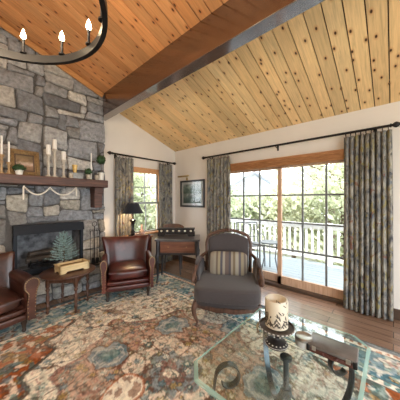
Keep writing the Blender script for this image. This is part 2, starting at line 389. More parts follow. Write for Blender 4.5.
def ceiling(name, length, ang, ox, oz, mat, sgn):
    """tongue and groove boards that run down the slope; local x down the slope, y along the ridge"""
    b = B(); cols = []
    y = YF - .1; w = .138; th = .022
    while y < YB + .2:
        k = random.uniform(.80, 1.12); t = random.uniform(-.04, .04)
        bw = w - .009
        n0 = len(b.bm.verts)
        b.box((sgn * length / 2, y + w / 2, th / 2), (length, bw, th), .0025, seg=1)
        cols += [(k * (1 + t), k, k * (1 - t), 1)] * (len(b.bm.verts) - n0)
        y += w
    n0 = len(b.bm.verts); b.box((sgn * length / 2, (YF + YB) / 2, th + .02), (length, YB - YF + .5, .03)); cols += [(.08, .06, .05, 1)] * (len(b.bm.verts) - n0)
    o = b.obj(name, mat, smooth=0, loc=(ox, 0, oz), rot=(0, ang, 0)); colour(o.data, cols); return struct(o)
lr = math.hypot(XR + .9 - RX, SR * (XR + .9 - RX)); ceiling('ceiling', lr, math.atan(SR), RX + .07, RZ - SR * .07, 'pineR', 1)
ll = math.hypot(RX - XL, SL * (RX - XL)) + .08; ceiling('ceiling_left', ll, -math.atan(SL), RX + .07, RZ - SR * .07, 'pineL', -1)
b = B(); b.b2((1.572, YF, 2.77), (1.712, YB - .005, RZ + .02), .006); o = b.obj('trim_1', 'beam', smooth=0); struct(o)
# pine trim along the left slope above the stone
b = B(); a = math.atan(SL)
b.box((RX - 1.15 - .03, YC - .045, RZ - SL * 1.15 - .045), (2.40, .03, .075), .004, Ry(-a)); struct(b.obj('trim_2', 'trimpine', smooth=0))

# window in the back wall
def muntin_grid(b, lo, hi, nx, nz, depth0, depth1, axis, w=.022):
    for i in range(1, nx):
        p = lo[0] + (hi[0] - lo[0]) * i / nx
        if axis == 1: b.b2((p - w / 2, depth0, lo[1]), (p + w / 2, depth1, hi[1]))
        else: b.b2((depth0, p - w / 2, lo[1]), (depth1, p + w / 2, hi[1]))
    for i in range(1, nz):
        p = lo[1] + (hi[1] - lo[1]) * i / nz
        if axis == 1: b.b2((lo[0], depth0 + .003, p - w / 2), (hi[0], depth1 + .003, p + w / 2))
        else: b.b2((depth0 + .003, lo[0], p - w / 2), (depth1 + .003, hi[0], p + w / 2))
win = bpy.data.objects.new('window_1', None); C.objects.link(win); win['kind'] = 'structure'
b = B()
for lo, hi in (((W0, YB - .012, WZ0), (W0 + .035, YB + .13, WZ1)), ((W1 - .035, YB - .012, WZ0), (W1, YB + .13, WZ1)), ((W0, YB - .012, WZ1 - .03), (W1, YB + .13, WZ1))): b.b2(lo, hi, .003)
b.b2((W0 - .07, YB - .02, WZ1 - .09), (W1 + .07, YB - .002, WZ1 + .02), .004)
b.obj('window_frame', 'head', win, 0)
b = B(); b.b2((W0 - .05, YB - .06, WZ0 - .03), (W1 + .05, YB + .13, WZ0 + .005), .006); b.obj('window_sill', 'head', win, 0)
for nm, z0, z1, y0, nz in (('upper_sash', 1.29, WZ1 - .03, YB + .07, 2), ('lower_sash', WZ0, 1.33, YB + .03, 1)):
    b = B(); x0, x1 = W0 + .035, W1 - .035; t = .035
    for lo, hi in (((x0, y0, z0), (x0 + t, y0 + .035, z1)), ((x1 - t, y0, z0), (x1, y0 + .035, z1)), ((x0, y0, z0), (x1, y0 + .035, z0 + t)), ((x0, y0, z1 - t), (x1, y0 + .035, z1))): b.b2(lo, hi, .003)
    muntin_grid(b, (x0 + t, z0 + t), (x1 - t, z1 - t), 2, nz, y0 + .008, y0 + .026, 1, .018)
    o = b.obj(nm, 'sash', win, 0)
    b = B(); b.b2((x0 + .01, y0 + .015, z0 + .01), (x1 - .01, y0 + .019, z1 - .01)); b.obj('pane', 'pane', o, 0)

# sliding glass door in the right wall
door = bpy.data.objects.new('door_1', None); C.objects.link(door); door['kind'] = 'structure'
b = B()
b.b2((XR - .02, D0, 0), (XR + .14, D0 + .06, DZ), .004); b.b2((XR - .02, D1 - .06, 0), (XR + .14, D1, DZ), .004); b.b2((XR - .02, D0, DZ - .06), (XR + .14, D1, DZ), .004)
b.b2((XR - .025, D0 - .09, 0), (XR - .002, D0 + .01, DZ + .03), .004); b.b2((XR - .025, D1 - .01, 0), (XR - .002, D1 + .09, DZ + .03), .004)
b.obj('door_frame', 'jamb', door, 0)
b = B(); b.b2((XR - .03, D0 - .09, DZ - .07), (XR - .002, D1 + .09, DZ + .035), .004); b.obj('door_head', 'head', door, 0)
b = B(); b.b2((XR - .03, D0, 0), (XR + .18, D1, .045), .006); b.obj('door_sill', 'base', door, 0)
for y0, y1, x0 in ((.33, 1.37, XR + .03), (1.345, 2.40, XR + .078)):
    b = B(); st, br, tr_, z0, z1 = .055, .125, .07, .045, DZ - .06
    for lo, hi in (((x0, y0, z0), (x0 + .04, y0 + st, z1)), ((x0, y1 - st, z0), (x0 + .04, y1, z1)), ((x0, y0, z0), (x0 + .04, y1, z0 + br)), ((x0, y0, z1 - tr_), (x0 + .04, y1, z1))): b.b2(lo, hi, .003)
    o = b.obj('door_panel', 'jamb', door, 0)
    b = B(); muntin_grid(b, (y0 + st, z0 + br), (y1 - st, z1 - tr_), 3, 4, x0 + .010, x0 + .032, 0, .026); b.obj('muntins', 'muntin', o, 0)
    b = B(); b.b2((x0 + .019, y0 + .03, z0 + .03), (x0 + .023, y1 - .03, z1 - .03)); b.obj('pane', 'pane', o, 0)
# pulled-up woven wood shade over the door
t = thing('woven_shade', 'brown woven wood shade pulled up above the sliding glass door', 'window shade', (XR - .035, (D0 + D1) / 2, 1.885))
b = B(); b.b2((-.045, -1.09, .10), (-.005, 1.09, .135), .004); b.obj('headrail', 'shade', t, 0)
b = B()
for k in range(7): b.sup((-.028 - .010 * (k % 2), 0, .012 + k * .014), (.034, 2.16, .019), 3, 4)
b.obj('folded_slats', 'shade', t)

# ------------------------------------------------------------------ chimney breast
def pack(w, h, cw, ch, blocked, seed):
    """irregular ashlar: random rectangles on a fine grid"""
    r = random.Random(seed); nx, nz = int(round(w / cw)), int(round(h / ch))
    occ = [[blocked((i + .5) * cw, (j + .5) * ch) for i in range(nx)] for j in range(nz)]
    out = []
    for j in range(nz):
        for i in range(nx):
            if occ[j][i]: continue
            W = r.choice((2, 3, 3, 4, 4, 5)); H = r.choice((1, 2, 2, 2, 3, 3)) if r.random() > .12 else 4
            if W < 3 and H > 2: H = 2
            ww = 0
            while ww < W and i + ww < nx and not occ[j][i + ww]: ww += 1
            hh = 1
            while hh < H and j + hh < nz and all(not occ[j + hh][i + k] for k in range(ww)): hh += 1
            for q in range(hh):
                for k in range(ww): occ[j + q][i + k] = True
            out.append((i, j, i + ww, j + hh))
    return out
TONES = [(.235, .24, .258), (.29, .295, .31), (.19, .195, .21), (.36, .36, .365), (.46, .44, .41), (.31, .30, .29), (.27, .27, .278), (.39, .385, .38), (.33, .335, .355), (.48, .455, .42)]
WARM_LIT = [(.38, .34, .29), (.31, .275, .23), (.25, .235, .22), (.40, .365, .31), (.27, .27, .275), (.33, .30, .26), (.22, .225, .24)]  # browner lower stones: the lighting around the mantel put into their colour
def stones(b, cols, rects, cw, ch, x0, z0, y, warmz, seed, zmax=None, plane='xz', dmul=1.0):
    r = random.Random(seed); jit = {}
    def J(i, j):
        if (i, j) not in jit: jit[(i, j)] = (r.uniform(-.3, .3) * cw, r.uniform(-.3, .3) * ch)
        return jit[(i, j)]
    for (i0, j0, i1, j1) in rects:
        cor = [(i0, j0), (i1, j0), (i1, j1), (i0, j1)]
        pts = [(x0 + i * cw + J(i, j)[0], z0 + j * ch + J(i, j)[1]) for i, j in cor]
        cx = sum(p[0] for p in pts) / 4; cz = sum(p[1] for p in pts) / 4
        if zmax and min(p[1] for p in pts) > zmax(cx) - .03: continue
        ring = []
        for k in range(4):
            p, q, n = Vector(pts[k - 1]), Vector(pts[k]), Vector(pts[(k + 1) % 4])
            a = (p - q); c = (n - q); la, lc = a.length, c.length; a.normalize(); c.normalize()
            cr = min(.032, la * .35, lc * .35) * r.uniform(.5, 1.2)
            ring += [q + a * cr, q + (a + c) * cr * .32, q + c * cr]
            m = (q + n) / 2; perp = Vector((-(n - q).y, (n - q).x)).normalized(); ring.append(m + perp * r.uniform(-.006, .006))
        ctr = Vector((cx, cz))
        d = r.uniform(.018, .045) * dmul; tx, tz = r.uniform(-.08, .08), r.uniform(-.08, .08)
        T = WARM_LIT if cz < warmz and r.random() < .75 else TONES
        T = T if cz < warmz or r.random() < .7 else TONES[:3]; c = r.choice(T); k = r.uniform(.68, 1.12); c = (c[0] * k, c[1] * k, c[2] * k, 1)
        levels = []
        for ins, dep in ((.004, 0), (.005, .6), (.014, 1.0)):
            L = []
            for p in ring:
                v = p - ctr; q = ctr + v * max(.2, 1 - ins * 1.6 / max(v.length, .02))
                z = q.y
                if zmax: z = min(z, zmax(q.x))
                dd = dep * (d + tx * (q.x - cx) + tz * (q.y - cz)) + (r.uniform(-.003, .003) if dep == 1 else 0)
                co = (q.x, y - dd, z) if plane == 'xz' else (q.x, q.y, y + dd)
                L.append(b.bm.verts.new(co)); cols.append(c)
            levels.append(L)
        for A, Bq in zip(levels, levels[1:]):
            for k in range(len(A)): b.face((A[k], A[(k + 1) % len(A)], Bq[(k + 1) % len(A)], Bq[k]))
        zc = cz if not zmax else min(cz, zmax(cx) - .01)
        co = (cx, y - d - r.uniform(0, .008), zc) if plane == 'xz' else (cx, cz, y + d + .002)
        cv = b.bm.verts.new(co); cols.append(c)
        A = levels[-1]
        for k in range(len(A)): b.face((A[k], A[(k + 1) % len(A)], cv))
FX0, FX1, FZ0, FZ1 = .43, 1.255, .385, 1.045
CX0, CX1 = -.36, 1.60
HZ = .36; HY = 3.44
top = lambda x: RZ - SL * (RX - x) - .012
chim = bpy.data.objects.new('chimney_breast', None); C.objects.link(chim)
tag(chim, 'grey fieldstone chimney breast rising from the hearth to the pine ceiling', 'chimney')
YM = YC + .03   # mortar face
b = B()
b.prism([(CX0, 0), (FX0, 0), (FX0, top(FX0)), (CX0, top(CX0))], YM, YB + .2)
b.prism([(FX1, 0), (CX1, 0), (CX1, top(CX1)), (FX1, top(FX1))], YM, YB + .2)
b.prism([(FX0, FZ1), (FX1, FZ1), (FX1, top(FX1)), (FX0, top(FX0))], YM, YB + .2)
b.b2((FX0, YM, 0), (FX1, YB + .2, FZ0))
b.obj('masonry_core', 'mortar', chim, 0)
cw, ch = .094, .078
blk = lambda x, z: FX0 - .01 < x + CX0 < FX1 + .01 and FZ0 - .03 < z + HZ < FZ1 + .0
b = B(); cols = []
rects = pack(CX1 - CX0, 3.6, cw, ch, blk, 11)
nx = int(round((CX1 - CX0) / cw)); cwx = (CX1 - CX0) / nx
stones(b, cols, rects, cwx, ch, CX0, HZ, YM, 1.35, 5, top)
o = b.obj('stone_facing', 'stone', chim, 50); colour(o.data, cols)
hearth = bpy.data.objects.new('hearth', None); C.objects.link(hearth); tag(hearth, 'raised stone hearth ledge in front of the fireplace opening', 'hearth')
b = B(); b.b2((CX0, HY + .03, 0), (CX1 - .02, YM, HZ - .03)); b.obj('masonry_core', 'mortar', hearth, 0)
b = B(); cols = []
stones(b, cols, pack(CX1 - CX0 - .02, HZ - .03, .074, .055, lambda x, z: False, 3), .074, .055, CX0, 0, HY + .03, .5, 8)
stones(b, cols, pack(CX1 - CX0 - .02, .15, .10, .075, lambda x, z: False, 4), .10, .073, CX0, HY, HZ - .03, .0, 9, None, 'xy', .9)
o = b.obj('stone_facing', 'stone', hearth, 50); colour(o.data, cols)
# fireplace insert
ins = thing('fireplace_insert', 'black metal fireplace insert set into the stone chimney', 'fireplace', ((FX0 + FX1) / 2, YC - .02, FZ0))
w = (FX1 - FX0) / 2 - .004; h = FZ1 - FZ0 - .004
b = B(); b.b2((-w, -.03, 0), (-w + .040, .02, h), .004); b.b2((w - .040, -.03, 0), (w, .02, h), .004); b.b2((-w, -.03, 0), (w, .02, .075), .004); b.obj('surround', 'soot', ins, 0)
b = B(); b.prism([(-.075, h - .115), (-.03, h - .115), (.02, h - .09), (.02, h), (-.035, h)], -w, w, 0); b.obj('hood', 'soot', ins, 0)
b = B(); b.b2((-w, .02, .0), (w, .40, .03)); b.b2((-w, .38, .0), (w, .41, h)); b.b2((-w, .02, 0), (-w + .03, .40, h)); b.b2((w - .03, .02, 0), (w, .40, h)); b.b2((-w, .02, h - .03), (w, .4, h)); b.obj('firebox', 'brick', ins, 0)
b = B()
for k in range(7): b.tube([(-.21 + .07 * k, .10, .16), (-.21 + .07 * k, .12, .10), (-.21 + .07 * k, .30, .10), (-.21 + .07 * k, .32, .15)], .008, 6)
b.tube([(-.23, .14, .092), (.23, .14, .092)], .009, 6); b.tube([(-.23, .28, .092), (.23, .28, .092)], .009, 6)
for x in (-.2, .2):
    for y in (.14, .28): b.tube([(x, y, .092), (x, y, .03)], .008, 6)
b.obj('grate', 'iron', ins, 40)
for (x, y, z, l, r, rz, lab) in ((.84, YC + .155, FZ0 + .153, .50, .042, .05, 'charred log lying at the front of the fireplace grate'), (.85, YC + .235, FZ0 + .158, .46, .046, -.06, 'charred log lying at the back of the fireplace grate'), (.83, YC + .195, FZ0 + .232, .42, .036, .22, 'charred log lying on top of the two others in the fireplace')):
    b = B(); prof = [(0, -l / 2), (r * .95, -l / 2)] + [(r * random.uniform(.9, 1.08), -l / 2 + l * k / 6) for k in range(1, 6)] + [(r * .95, l / 2), (0, l / 2)]
    b.lathe(prof, (0, 0, 0), 12, Ry(PI / 2)); tag(b.obj('fire_log', 'log', None, 40, (x, y, z), (0, 0, rz)), lab, 'log', 'logs in the fireplace')

# mantel
MZ = 1.672; MY0, MY1 = 3.285, YM - .028
man = thing('mantel_shelf', 'thick dark timber mantel shelf across the stone chimney', 'mantel', (.81, 3.42, 1.56))
b = B(); b.b2((-.72, MY0 - 3.42, 0), (.715, MY1 - 3.42, .112), .010); b.obj('shelf', 'mantel', man, 0)
for x in (-.60, .62):
    b = B(); b.b2((x - .065, MY0 - 3.42 + .10, -.09), (x + .065, MY1 - 3.42, 0), .006); b.b2((x - .058, MY0 - 3.42 + .13, -.31), (x + .058, MY1 - 3.42, -.085), .008); b.obj('corbel', 'mantel', man, 0)

# ------------------------------------------------------------------ things on the mantel
SY = 3.395
def stick(x, htop, label, mat, w=.030, y=SY):
    h = htop - MZ
    p = [(0, 0), (w * 1.15, 0), (w * 1.15, .012), (w * .55, .024), (w * .36, .05), (w * .5, h * .3), (w * .34, h * .36), (w * .42, h * .55), (w * .62, h * .66), (w * .34, h * .72), (w * .40, h - .05), (w * .52, h - .03), (w * .95, h - .012), (w * .95, h), (0, h)]
    b = B(); b.lathe(p, (0, 0, 0), 16); return tag(b.obj('candlestick', mat, None, 40, (x, y, MZ)), label, 'candlestick', 'candlesticks on the mantel')
def candle(x, z0, z1, r, label, y=SY, name='candle', grp='white candles on the mantel'):
    t = thing(name, label, 'candle', (x, y, z0), 0, grp)
    h = z1 - z0
    b = B(); b.lathe([(0, 0), (r, 0), (r, h - .006), (r * .9, h), (r * .4, h - .004), (0, h - .004)], (0, 0, 0), 16); b.obj('wax', 'white', t)
    b = B(); b.lathe([(0, h - .005), (.0018, h - .005), (.0018, h + .008), (0, h + .008)], (0, 0, 0), 6); b.obj('wick', 'wick', t)
stick(.315, 1.90, 'tan turned candlestick at the left end of the mantel, farthest from the window', 'tan', .028)
candle(.315, 1.90, 2.12, .011, 'tall white taper on the tan candlestick at the left end of the mantel')
stick(.375, 1.815, 'short tan candlestick standing between the leftmost candlestick and the gilt picture', 'tan', .026, 3.36)
candle(.375, 1.815, 2.055, .010, 'white taper candle on the short stick beside the gilt picture frame', 3.36)
stick(.773, 1.975, 'middle-height pale candlestick just right of the gilt picture frame', 'pale', .036)
candle(.773, 1.975, 2.10, .027, 'white pillar candle on the candlestick beside the gilt picture frame')
stick(.843, 2.055, 'tallest pale turned candlestick of the mantel trio', 'pale', .037)
candle(.843, 2.055, 2.185, .026, 'white pillar candle standing highest, on the tallest candlestick')
stick(.950, 1.925, 'shortest pale turned candlestick of the trio right of the picture', 'pale', .034)
candle(.950, 1.925, 2.04, .026, 'white pillar candle on the shortest of the three pale candlesticks')
# gilt picture leaning on the stone
t = thing('framed_painting', 'small gilt framed still life leaning on the mantel stones', 'painting', (.54, 3.455, MZ)); t.rotation_euler = (-.16, 0, .10)
fw_, fh = .158, .335
b = B()
for k, (ins_, dp) in enumerate(((0, .018), (.02, .028), (.036, .016))):
    for lo, hi in (((-fw_ + ins_, -dp, ins_), (fw_ - ins_, .01, ins_ + .022)), ((-fw_ + ins_, -dp, fh - ins_ - .022), (fw_ - ins_, .01, fh - ins_)), ((-fw_ + ins_, -dp, ins_), (-fw_ + ins_ + .022, .01, fh - ins_)), ((fw_ - ins_ - .022, -dp, ins_), (fw_ - ins_, .01, fh - ins_))): b.b2(lo, hi, .005)
b.obj('frame', 'gold', t, 30)
b = B(); q = .056
for lo, hi in (((-fw_ + q, -.012, q), (fw_ - q, .006, q + .014)), ((-fw_ + q, -.012, fh - q - .014), (fw_ - q, .006, fh - q)), ((-fw_ + q, -.012, q), (-fw_ + q + .014, .006, fh - q)), ((fw_ - q - .014, -.012, q), (fw_ - q, .006, fh - q))): b.b2(lo, hi)
b.obj('inner_edge', 'golddark', t, 0)
b = B(); b.b2((-fw_ + .06, -.004, .06), (fw_ - .06, .004, fh - .06)); b.obj('canvas', art_mat('still_life_paint', (.13, .09, .05), 12, .06, .28, [(0, (.12, .075, .04)), (.3, (.34, .20, .13)), (.45, (.62, .48, .38)), (.6, (.28, .18, .10)), (1, (.16, .115, .06))]), t, 0)
def clump(b, c, r, n, leaf=.018, flatten=1.0, seed=1):
    rr = random.Random(seed)
    for _ in range(n):
        d = Vector((rr.gauss(0, 1), rr.gauss(0, 1), rr.gauss(0, 1))).normalized(); d.z *= flatten
        p = Vector(c) + d * r * rr.uniform(.75, 1.03)
        u = d.orthogonal().normalized() * leaf * rr.uniform(.6, 1.1); v = d.cross(u).normalized() * leaf * .5
        up = d * leaf * rr.uniform(.2, .9)
        vs = [b.bm.verts.new(q) for q in (p - u, p + v, p + u + up, p - v)]
        b.face(vs)
def potplant(x, y, z, pr, ph, cr, cz, label, name='potted_plant', pot='potw', stem=False, n=160, cat='plant', flat=1.0, leaf=.018):
    t = thing(name, label, cat, (x, y, z), 0, 'little plants on the mantel')
    b = B(); b.lathe([(0, 0), (pr * .72, 0), (pr * .95, ph * .85), (pr * 1.08, ph * .87), (pr * 1.08, ph), (pr * .85, ph), (pr * .8, ph * .8), (0, ph * .8)], (0, 0, 0), 18); b.obj('pot', pot, t)
    if stem: b = B(); b.tube([(0, 0, ph * .8), (.003, 0, ph + .05), (0, 0, cz)], .0045, 6); b.obj('stem', 'bark', t)
    b = B(); b.ball((0, 0, cz), cr * .88, (1, 1, flat), 2, .06); clump(b, (0, 0, cz), cr, n, leaf, flat, int(x * 1000)); b.obj('foliage', 'green', t, 0, recalc=False)
potplant(.465, 3.335, MZ, .042, .055, .062, .085, 'low dark green plant in white bowl before the gilt picture', flat=.6)
potplant(1.265, 3.37, MZ, .036, .075, .048, .118, 'small round topiary in pale pot left of the thin candle', pot='pott', name='topiary')
potplant(1.455, 3.38, MZ, .048, .12, .072, .325, 'tall ball topiary on a stem at the right end of the mantel', name='topiary', stem=True)
def cup(x, y, r, h, label, mat, name, cat, taper=.8, z=MZ):
    b = B(); b.lathe([(0, 0), (r * taper, 0), (r, h), (r * .88, h), (r * taper * .85, h * .12), (0, h * .12)], (0, 0, 0), 18); return tag(b.obj(name, mat, None, 40, (x, y, z)), label, cat)
cup(1.035, 3.37, .030, .078, 'small weathered clay cup right of the shortest mantel candlestick', 'pott', 'clay_cup', 'cup')
t = thing('votive_tin', 'low grey tin planter standing under the amber votive glass', 'tin', (1.125, 3.40, MZ))
b = B(); b.sup((0, 0, .042), (.150, .07, .084), 8, 5); b.obj('body', 'potg', t); b = B(); b.box((0, 0, .084), (.154, .074, .008), .003); b.obj('rim', 'potg', t, 0)
cup(1.092, 3.40, .034, .112, 'amber yellow votive glass set on the grey tin on the mantel', 'yellow', 'votive_glass', 'candle glass', .62, MZ + .089)
t = thing('bottle_brush_plant', 'small pot with reddish twigs right of thin candle on mantel', 'plant', (1.385, 3.36, MZ))
b = B(); b.lathe([(0, 0), (.026, 0), (.033, .075), (.028, .075), (.026, .06), (0, .06)], (0, 0, 0), 16); b.obj('pot', 'pott', t)
b = B()
for k in range(9): a_ = k * .7; b.tube([(0, 0, .06), (.02 * math.cos(a_), .02 * math.sin(a_), .085), (.034 * math.cos(a_), .034 * math.sin(a_), .105)], .002, 5)
b.obj('twigs', 'golddark', t)
b = B(); b.lathe([(0, 0), (.026, 0), (.026, .008), (.009, .014), (.007, .05), (.010, .06), (0, .06)], (0, 0, 0), 14); tag(b.obj('candlestick', 'potw', None, 40, (1.315, 3.40, MZ)), 'tiny white holder of the thin tall taper near the topiary', 'candlestick', 'candlesticks on the mantel')
candle(1.315, MZ + .06, 2.08, .0085, 'thin tall grey white taper between the two topiaries')
# bead garland
t = thing('bead_garland', 'white wooden bead garland draped in two swags below the mantel', 'garland', (.79, MY0 - .014, 1.60))
def swag(x0, x1, z0, z1, sag, n):
    return [(x0 + (x1 - x0) * k / n, 0, z0 + (z1 - z0) * k / n - sag * 4 * (k / n) * (1 - k / n)) for k in range(n + 1)]
P = [(-.295, 0, -.22 + .014 * k) for k in range(11)] + swag(-.29, -.03, -.066, -.07, .095, 20) + swag(-.03, .275, -.07, -.058, .10, 22)[1:] + [(.28, 0, -.06 - .015 * k) for k in range(1, 8)]
b = B()
for p in P: b.ball(p, .0108, (1, 1, 1), 1)
b.obj('beads', 'bead', t); b = B(); b.tube(P, .002, 5); b.obj('string', 'wick', t)
for x in (-.29, -.03, .278): b = B(); b.tube([(x, .014, -.03), (x, -.006, -.045), (x, -.004, -.066), (x, .012, -.062)], .003, 6); b.obj('hook', 'iron', t)

# fire tools on the hearth
FTX, FTY = 1.395, 3.475
t = thing('fire_tool_stand', 'black iron fire tool stand on the hearth right of the fireplace', 'stand', (FTX, FTY, HZ))
b = B(); b.lathe([(0, 0), (.075, 0), (.072, .015), (.03, .028), (.012, .05), (0, .05)], (0, 0, 0), 18); b.obj('base', 'iron', t)
b = B(); b.tube([(0, 0, .04), (0, 0, .60)], .007, 8); b.tube([(.035 * math.cos(a_), 0, .635 + .035 * math.sin(a_)) for a_ in [2 * PI * k / 16 for k in range(16)]], .005, 6, closed=True); b.obj('pole', 'iron', t)
b = B(); b.tube([(-.07, 0, .53), (.07, 0, .53)], .005, 6)
for x in (-.07, -.03, .03, .07): b.tube([(x, 0, .53), (x, -.02, .525), (x, -.026, .54)], .003, 6)
b.obj('hook_bar', 'iron', t)
def tool(x, name, label, head):
    t = thing(name, label, 'fire tool', (FTX + x, FTY - .024, HZ + .08), 0, 'fire tools hanging on the stand')
    b = B(); b.tube([(0, 0, .02), (0, 0, .40)], .0042, 6); b.tube([(.012 * math.cos(a_), 0, .468 + .014 * math.sin(a_)) for a_ in [2 * PI * k / 12 for k in range(12)]], .003, 6, closed=True); b.tube([(0, 0, .39), (0, 0, .455)], .0065, 8); b.obj('shaft', 'iron', t)
    b = B(); head(b); b.obj('head', 'iron', t)
tool(-.072, 'fire_poker', 'fire poker hanging at the left of the tool stand, beside the firebox', lambda b: b.tube([(0, 0, .05), (0, 0, -.02), (-.02, 0, .005)], .004, 6))
tool(-.030, 'fire_shovel', 'flat fire shovel hanging second on the iron tool stand', lambda b: b.sup((0, 0, -.01), (.05, .012, .10), 5, 4))
tool(.030, 'hearth_brush', 'bushy hearth brush hanging third on the iron tool stand', lambda b: b.sup((0, 0, -.015), (.045, .03, .10), 3, 4))
tool(.072, 'fire_tongs', 'fire tongs hanging at the right of the tool stand, beside the armchair', lambda b: b.tube([(-.014, 0, -.04), (-.016, 0, .03), (0, 0, .06), (.016, 0, .03), (.014, 0, -.04)], .0035, 6))

# ------------------------------------------------------------------ curtains
def curtain(p0, p1, zt, zb, n, amp, label, seed, flare=1.0):
    r = random.Random(seed)
    p0, p1 = Vector(p0), Vector(p1); d = (p1 - p0); L = d.length; d.normalize(); nr = Vector((-d.y, d.x))
    ctr = (p0 + p1) / 2
    t = thing('curtain', label, 'curtain', (ctr.x, ctr.y, zb), math.atan2(d.y, d.x), 'printed floor length curtains')
    nu, nv = n * 10, 26
    ph = [r.uniform(-.5, .5) for _ in range(n + 2)]; am = [r.uniform(.75, 1.2) for _ in range(n + 2)]
    b = B(); V = []; uvs = {}
    for i in range(nu + 1):
        u = i / nu; row = []; q = u * n; k = int(q); a0 = am[k] * (1 - (q - k)) + am[k + 1] * (q - k); p_ = ph[k] * (1 - (q - k)) + ph[k + 1] * (q - k)
        for j in range(nv + 1):
            v = j / nv; z = (zt - zb) * (1 - v)
            grow = .55 + .45 * min(1, v * 3)
            off = amp * a0 * grow * math.sin(2 * PI * q + p_ * v) + .006 * math.sin(9 * v + 5 * u)
            x = (u - .5) * L * (1 + (flare - 1) * v) + .012 * math.cos(2 * PI * q) * grow + p_ * .012 * v
            vert = b.bm.verts.new((x, off, z)); row.append(vert); uvs[vert] = (u * L * 2.2, v * (zt - zb))
        V.append(row)
    uvl = b.bm.loops.layers.uv.new('UVMap')
    for i in range(nu):
        for j in range(nv):
            f = b.face((V[i][j], V[i][j + 1], V[i + 1][j + 1], V[i + 1][j]))
            for lp in f.loops: lp[uvl].uv = uvs[lp.vert]
    o = b.obj('cloth', 'curtain', t, 60); s = o.modifiers.new('Solidify', 'SOLIDIFY'); s.thickness = .004; s.offset = 0
    for k in range(n):
        b = B(); x = ((k + .5) / n - .5) * L; zr = zt - zb + .026
        b.tube([(x, .024 * math.cos(a_), zr + .024 * math.sin(a_)) for a_ in [2 * PI * m / 16 for m in range(16)]], .0035, 6, closed=True)
        b.tube([(x, 0, zr - .022), (x, 0, zr - .04)], .002, 5); b.obj('ring', 'iron', t)
def rod(p0, p1, z, label, brk, wall_n):
    p0, p1 = Vector((*p0, z)), Vector((*p1, z)); c = (p0 + p1) / 2; d = (p1 - p0).normalized()
    t = thing('curtain_rod', label, 'curtain rod', c, 0)
    b = B(); b.tube([p0 - c, p1 - c], .015, 12); b.obj('pole', 'iron', t)
    for s_, e in ((-1, p0), (1, p1)):
        q = Vector((0, 0, 1)).rotation_difference(d * s_).to_matrix()
        b = B(); b.lathe([(0, 0), (.022, 0), (.022, .012), (.012, .018), (.030, .040), (.033, .055), (.022, .075), (0, .105)], e - c, 14, q); b.obj('finial', 'iron', t)
    for f in brk:
        p = p0.lerp(p1, f) - c; n_ = Vector((*wall_n, 0))
        b = B(); b.tube([p - Vector((0, 0, .017)), p + n_ * .02 - Vector((0, 0, .03)), p + n_ * .088 - Vector((0, 0, .03))], .006, 8); b.box(p + n_ * .086 - Vector((0, 0, .03)), (.008 + abs(n_.y) * .02, .008 + abs(n_.x) * .02, .08), .002); b.obj('bracket', 'iron', t)
CR = XR - .093
rod((CR, 2.79), (CR, .03), 2.215, 'long black curtain rod running above the sliding glass door', (.04, .52, .95), (1, 0))
curtain((CR, 2.755), (CR, 2.205), 2.165, .015, 7, .034, 'printed curtain between the wall picture and the sliding door', 3)
curtain((CR, .475), (CR, .02), 2.165,   .015, 9, .052, 'wide printed curtain on the window side nearest the camera, right of door', 4, 1.04)
CB = YB - .093
rod((1.80, CB), (3.20, CB), 2.20, 'shorter black curtain rod above the back window', (.06, .94), (0, 1))
curtain((1.84, CB), (2.20, CB), 2.15, .015, 6, .030, 'printed curtain behind the black lamp, chimney side of back window', 5)
curtain((2.815, CB), (3.17, CB), 2.15, .015, 5, .030, 'printed curtain in the room corner, right of back window', 6)

# ------------------------------------------------------------------ wall picture with its light
t = thing('wall_picture', 'black framed landscape picture on the wall beside the sliding door', 'picture', (XR - .001, 3.235, 1.215), -PI / 2)
pw, ph = .36, .585
b = B()
for lo, hi in (((-pw, -.03, 0), (pw, 0, .04)), ((-pw, -.03, ph - .04), (pw, 0, ph)), ((-pw, -.03, 0), (-pw + .04, 0, ph)), ((pw - .04, -.03, 0), (pw, 0, ph))): b.b2(lo, hi, .006)
b.obj('frame', 'frame', t, 0)
b = B(); b.b2((-pw + .03, -.010, .03), (pw - .03, -.004, ph - .03)); b.obj('mat_board', 'paper', t, 0)
b = B(); b.b2((-pw + .09, -.014, .085), (pw - .09, -.009, ph - .085)); b.obj('print', art_mat('lake_print', (.05, .085, .07), 9, .08, .50, [(0, (.05, .08, .07)), (.28, (.16, .22, .20)), (.45, (.42, .46, .42)), (.55, (.10, .15, .11)), (.75, (.20, .27, .22)), (1, (.48, .54, .52))]), t, 0)
b = B(); b.b2((-pw + .035, -.020, .035), (pw - .035, -.018, ph - .035)); b.obj('pane', 'pane', t, 0)
t = thing('picture_light', 'slim brass picture light on the wall above the landscape picture', 'light', (XR - .001, 3.40, 1.875), -PI / 2)
b = B(); b.tube([(-.16, -.12, .01), (.16, -.12, .01)], .018, 12); b.obj('lamp_tube', 'brass', t)
b = B(); b.tube([(0, 0, -.04), (0, -.05, .02), (0, -.12, .022)], .006, 8); b.box((0, -.006, -.04), (.05, .01, .06), .003); b.obj('arm', 'brass', t)

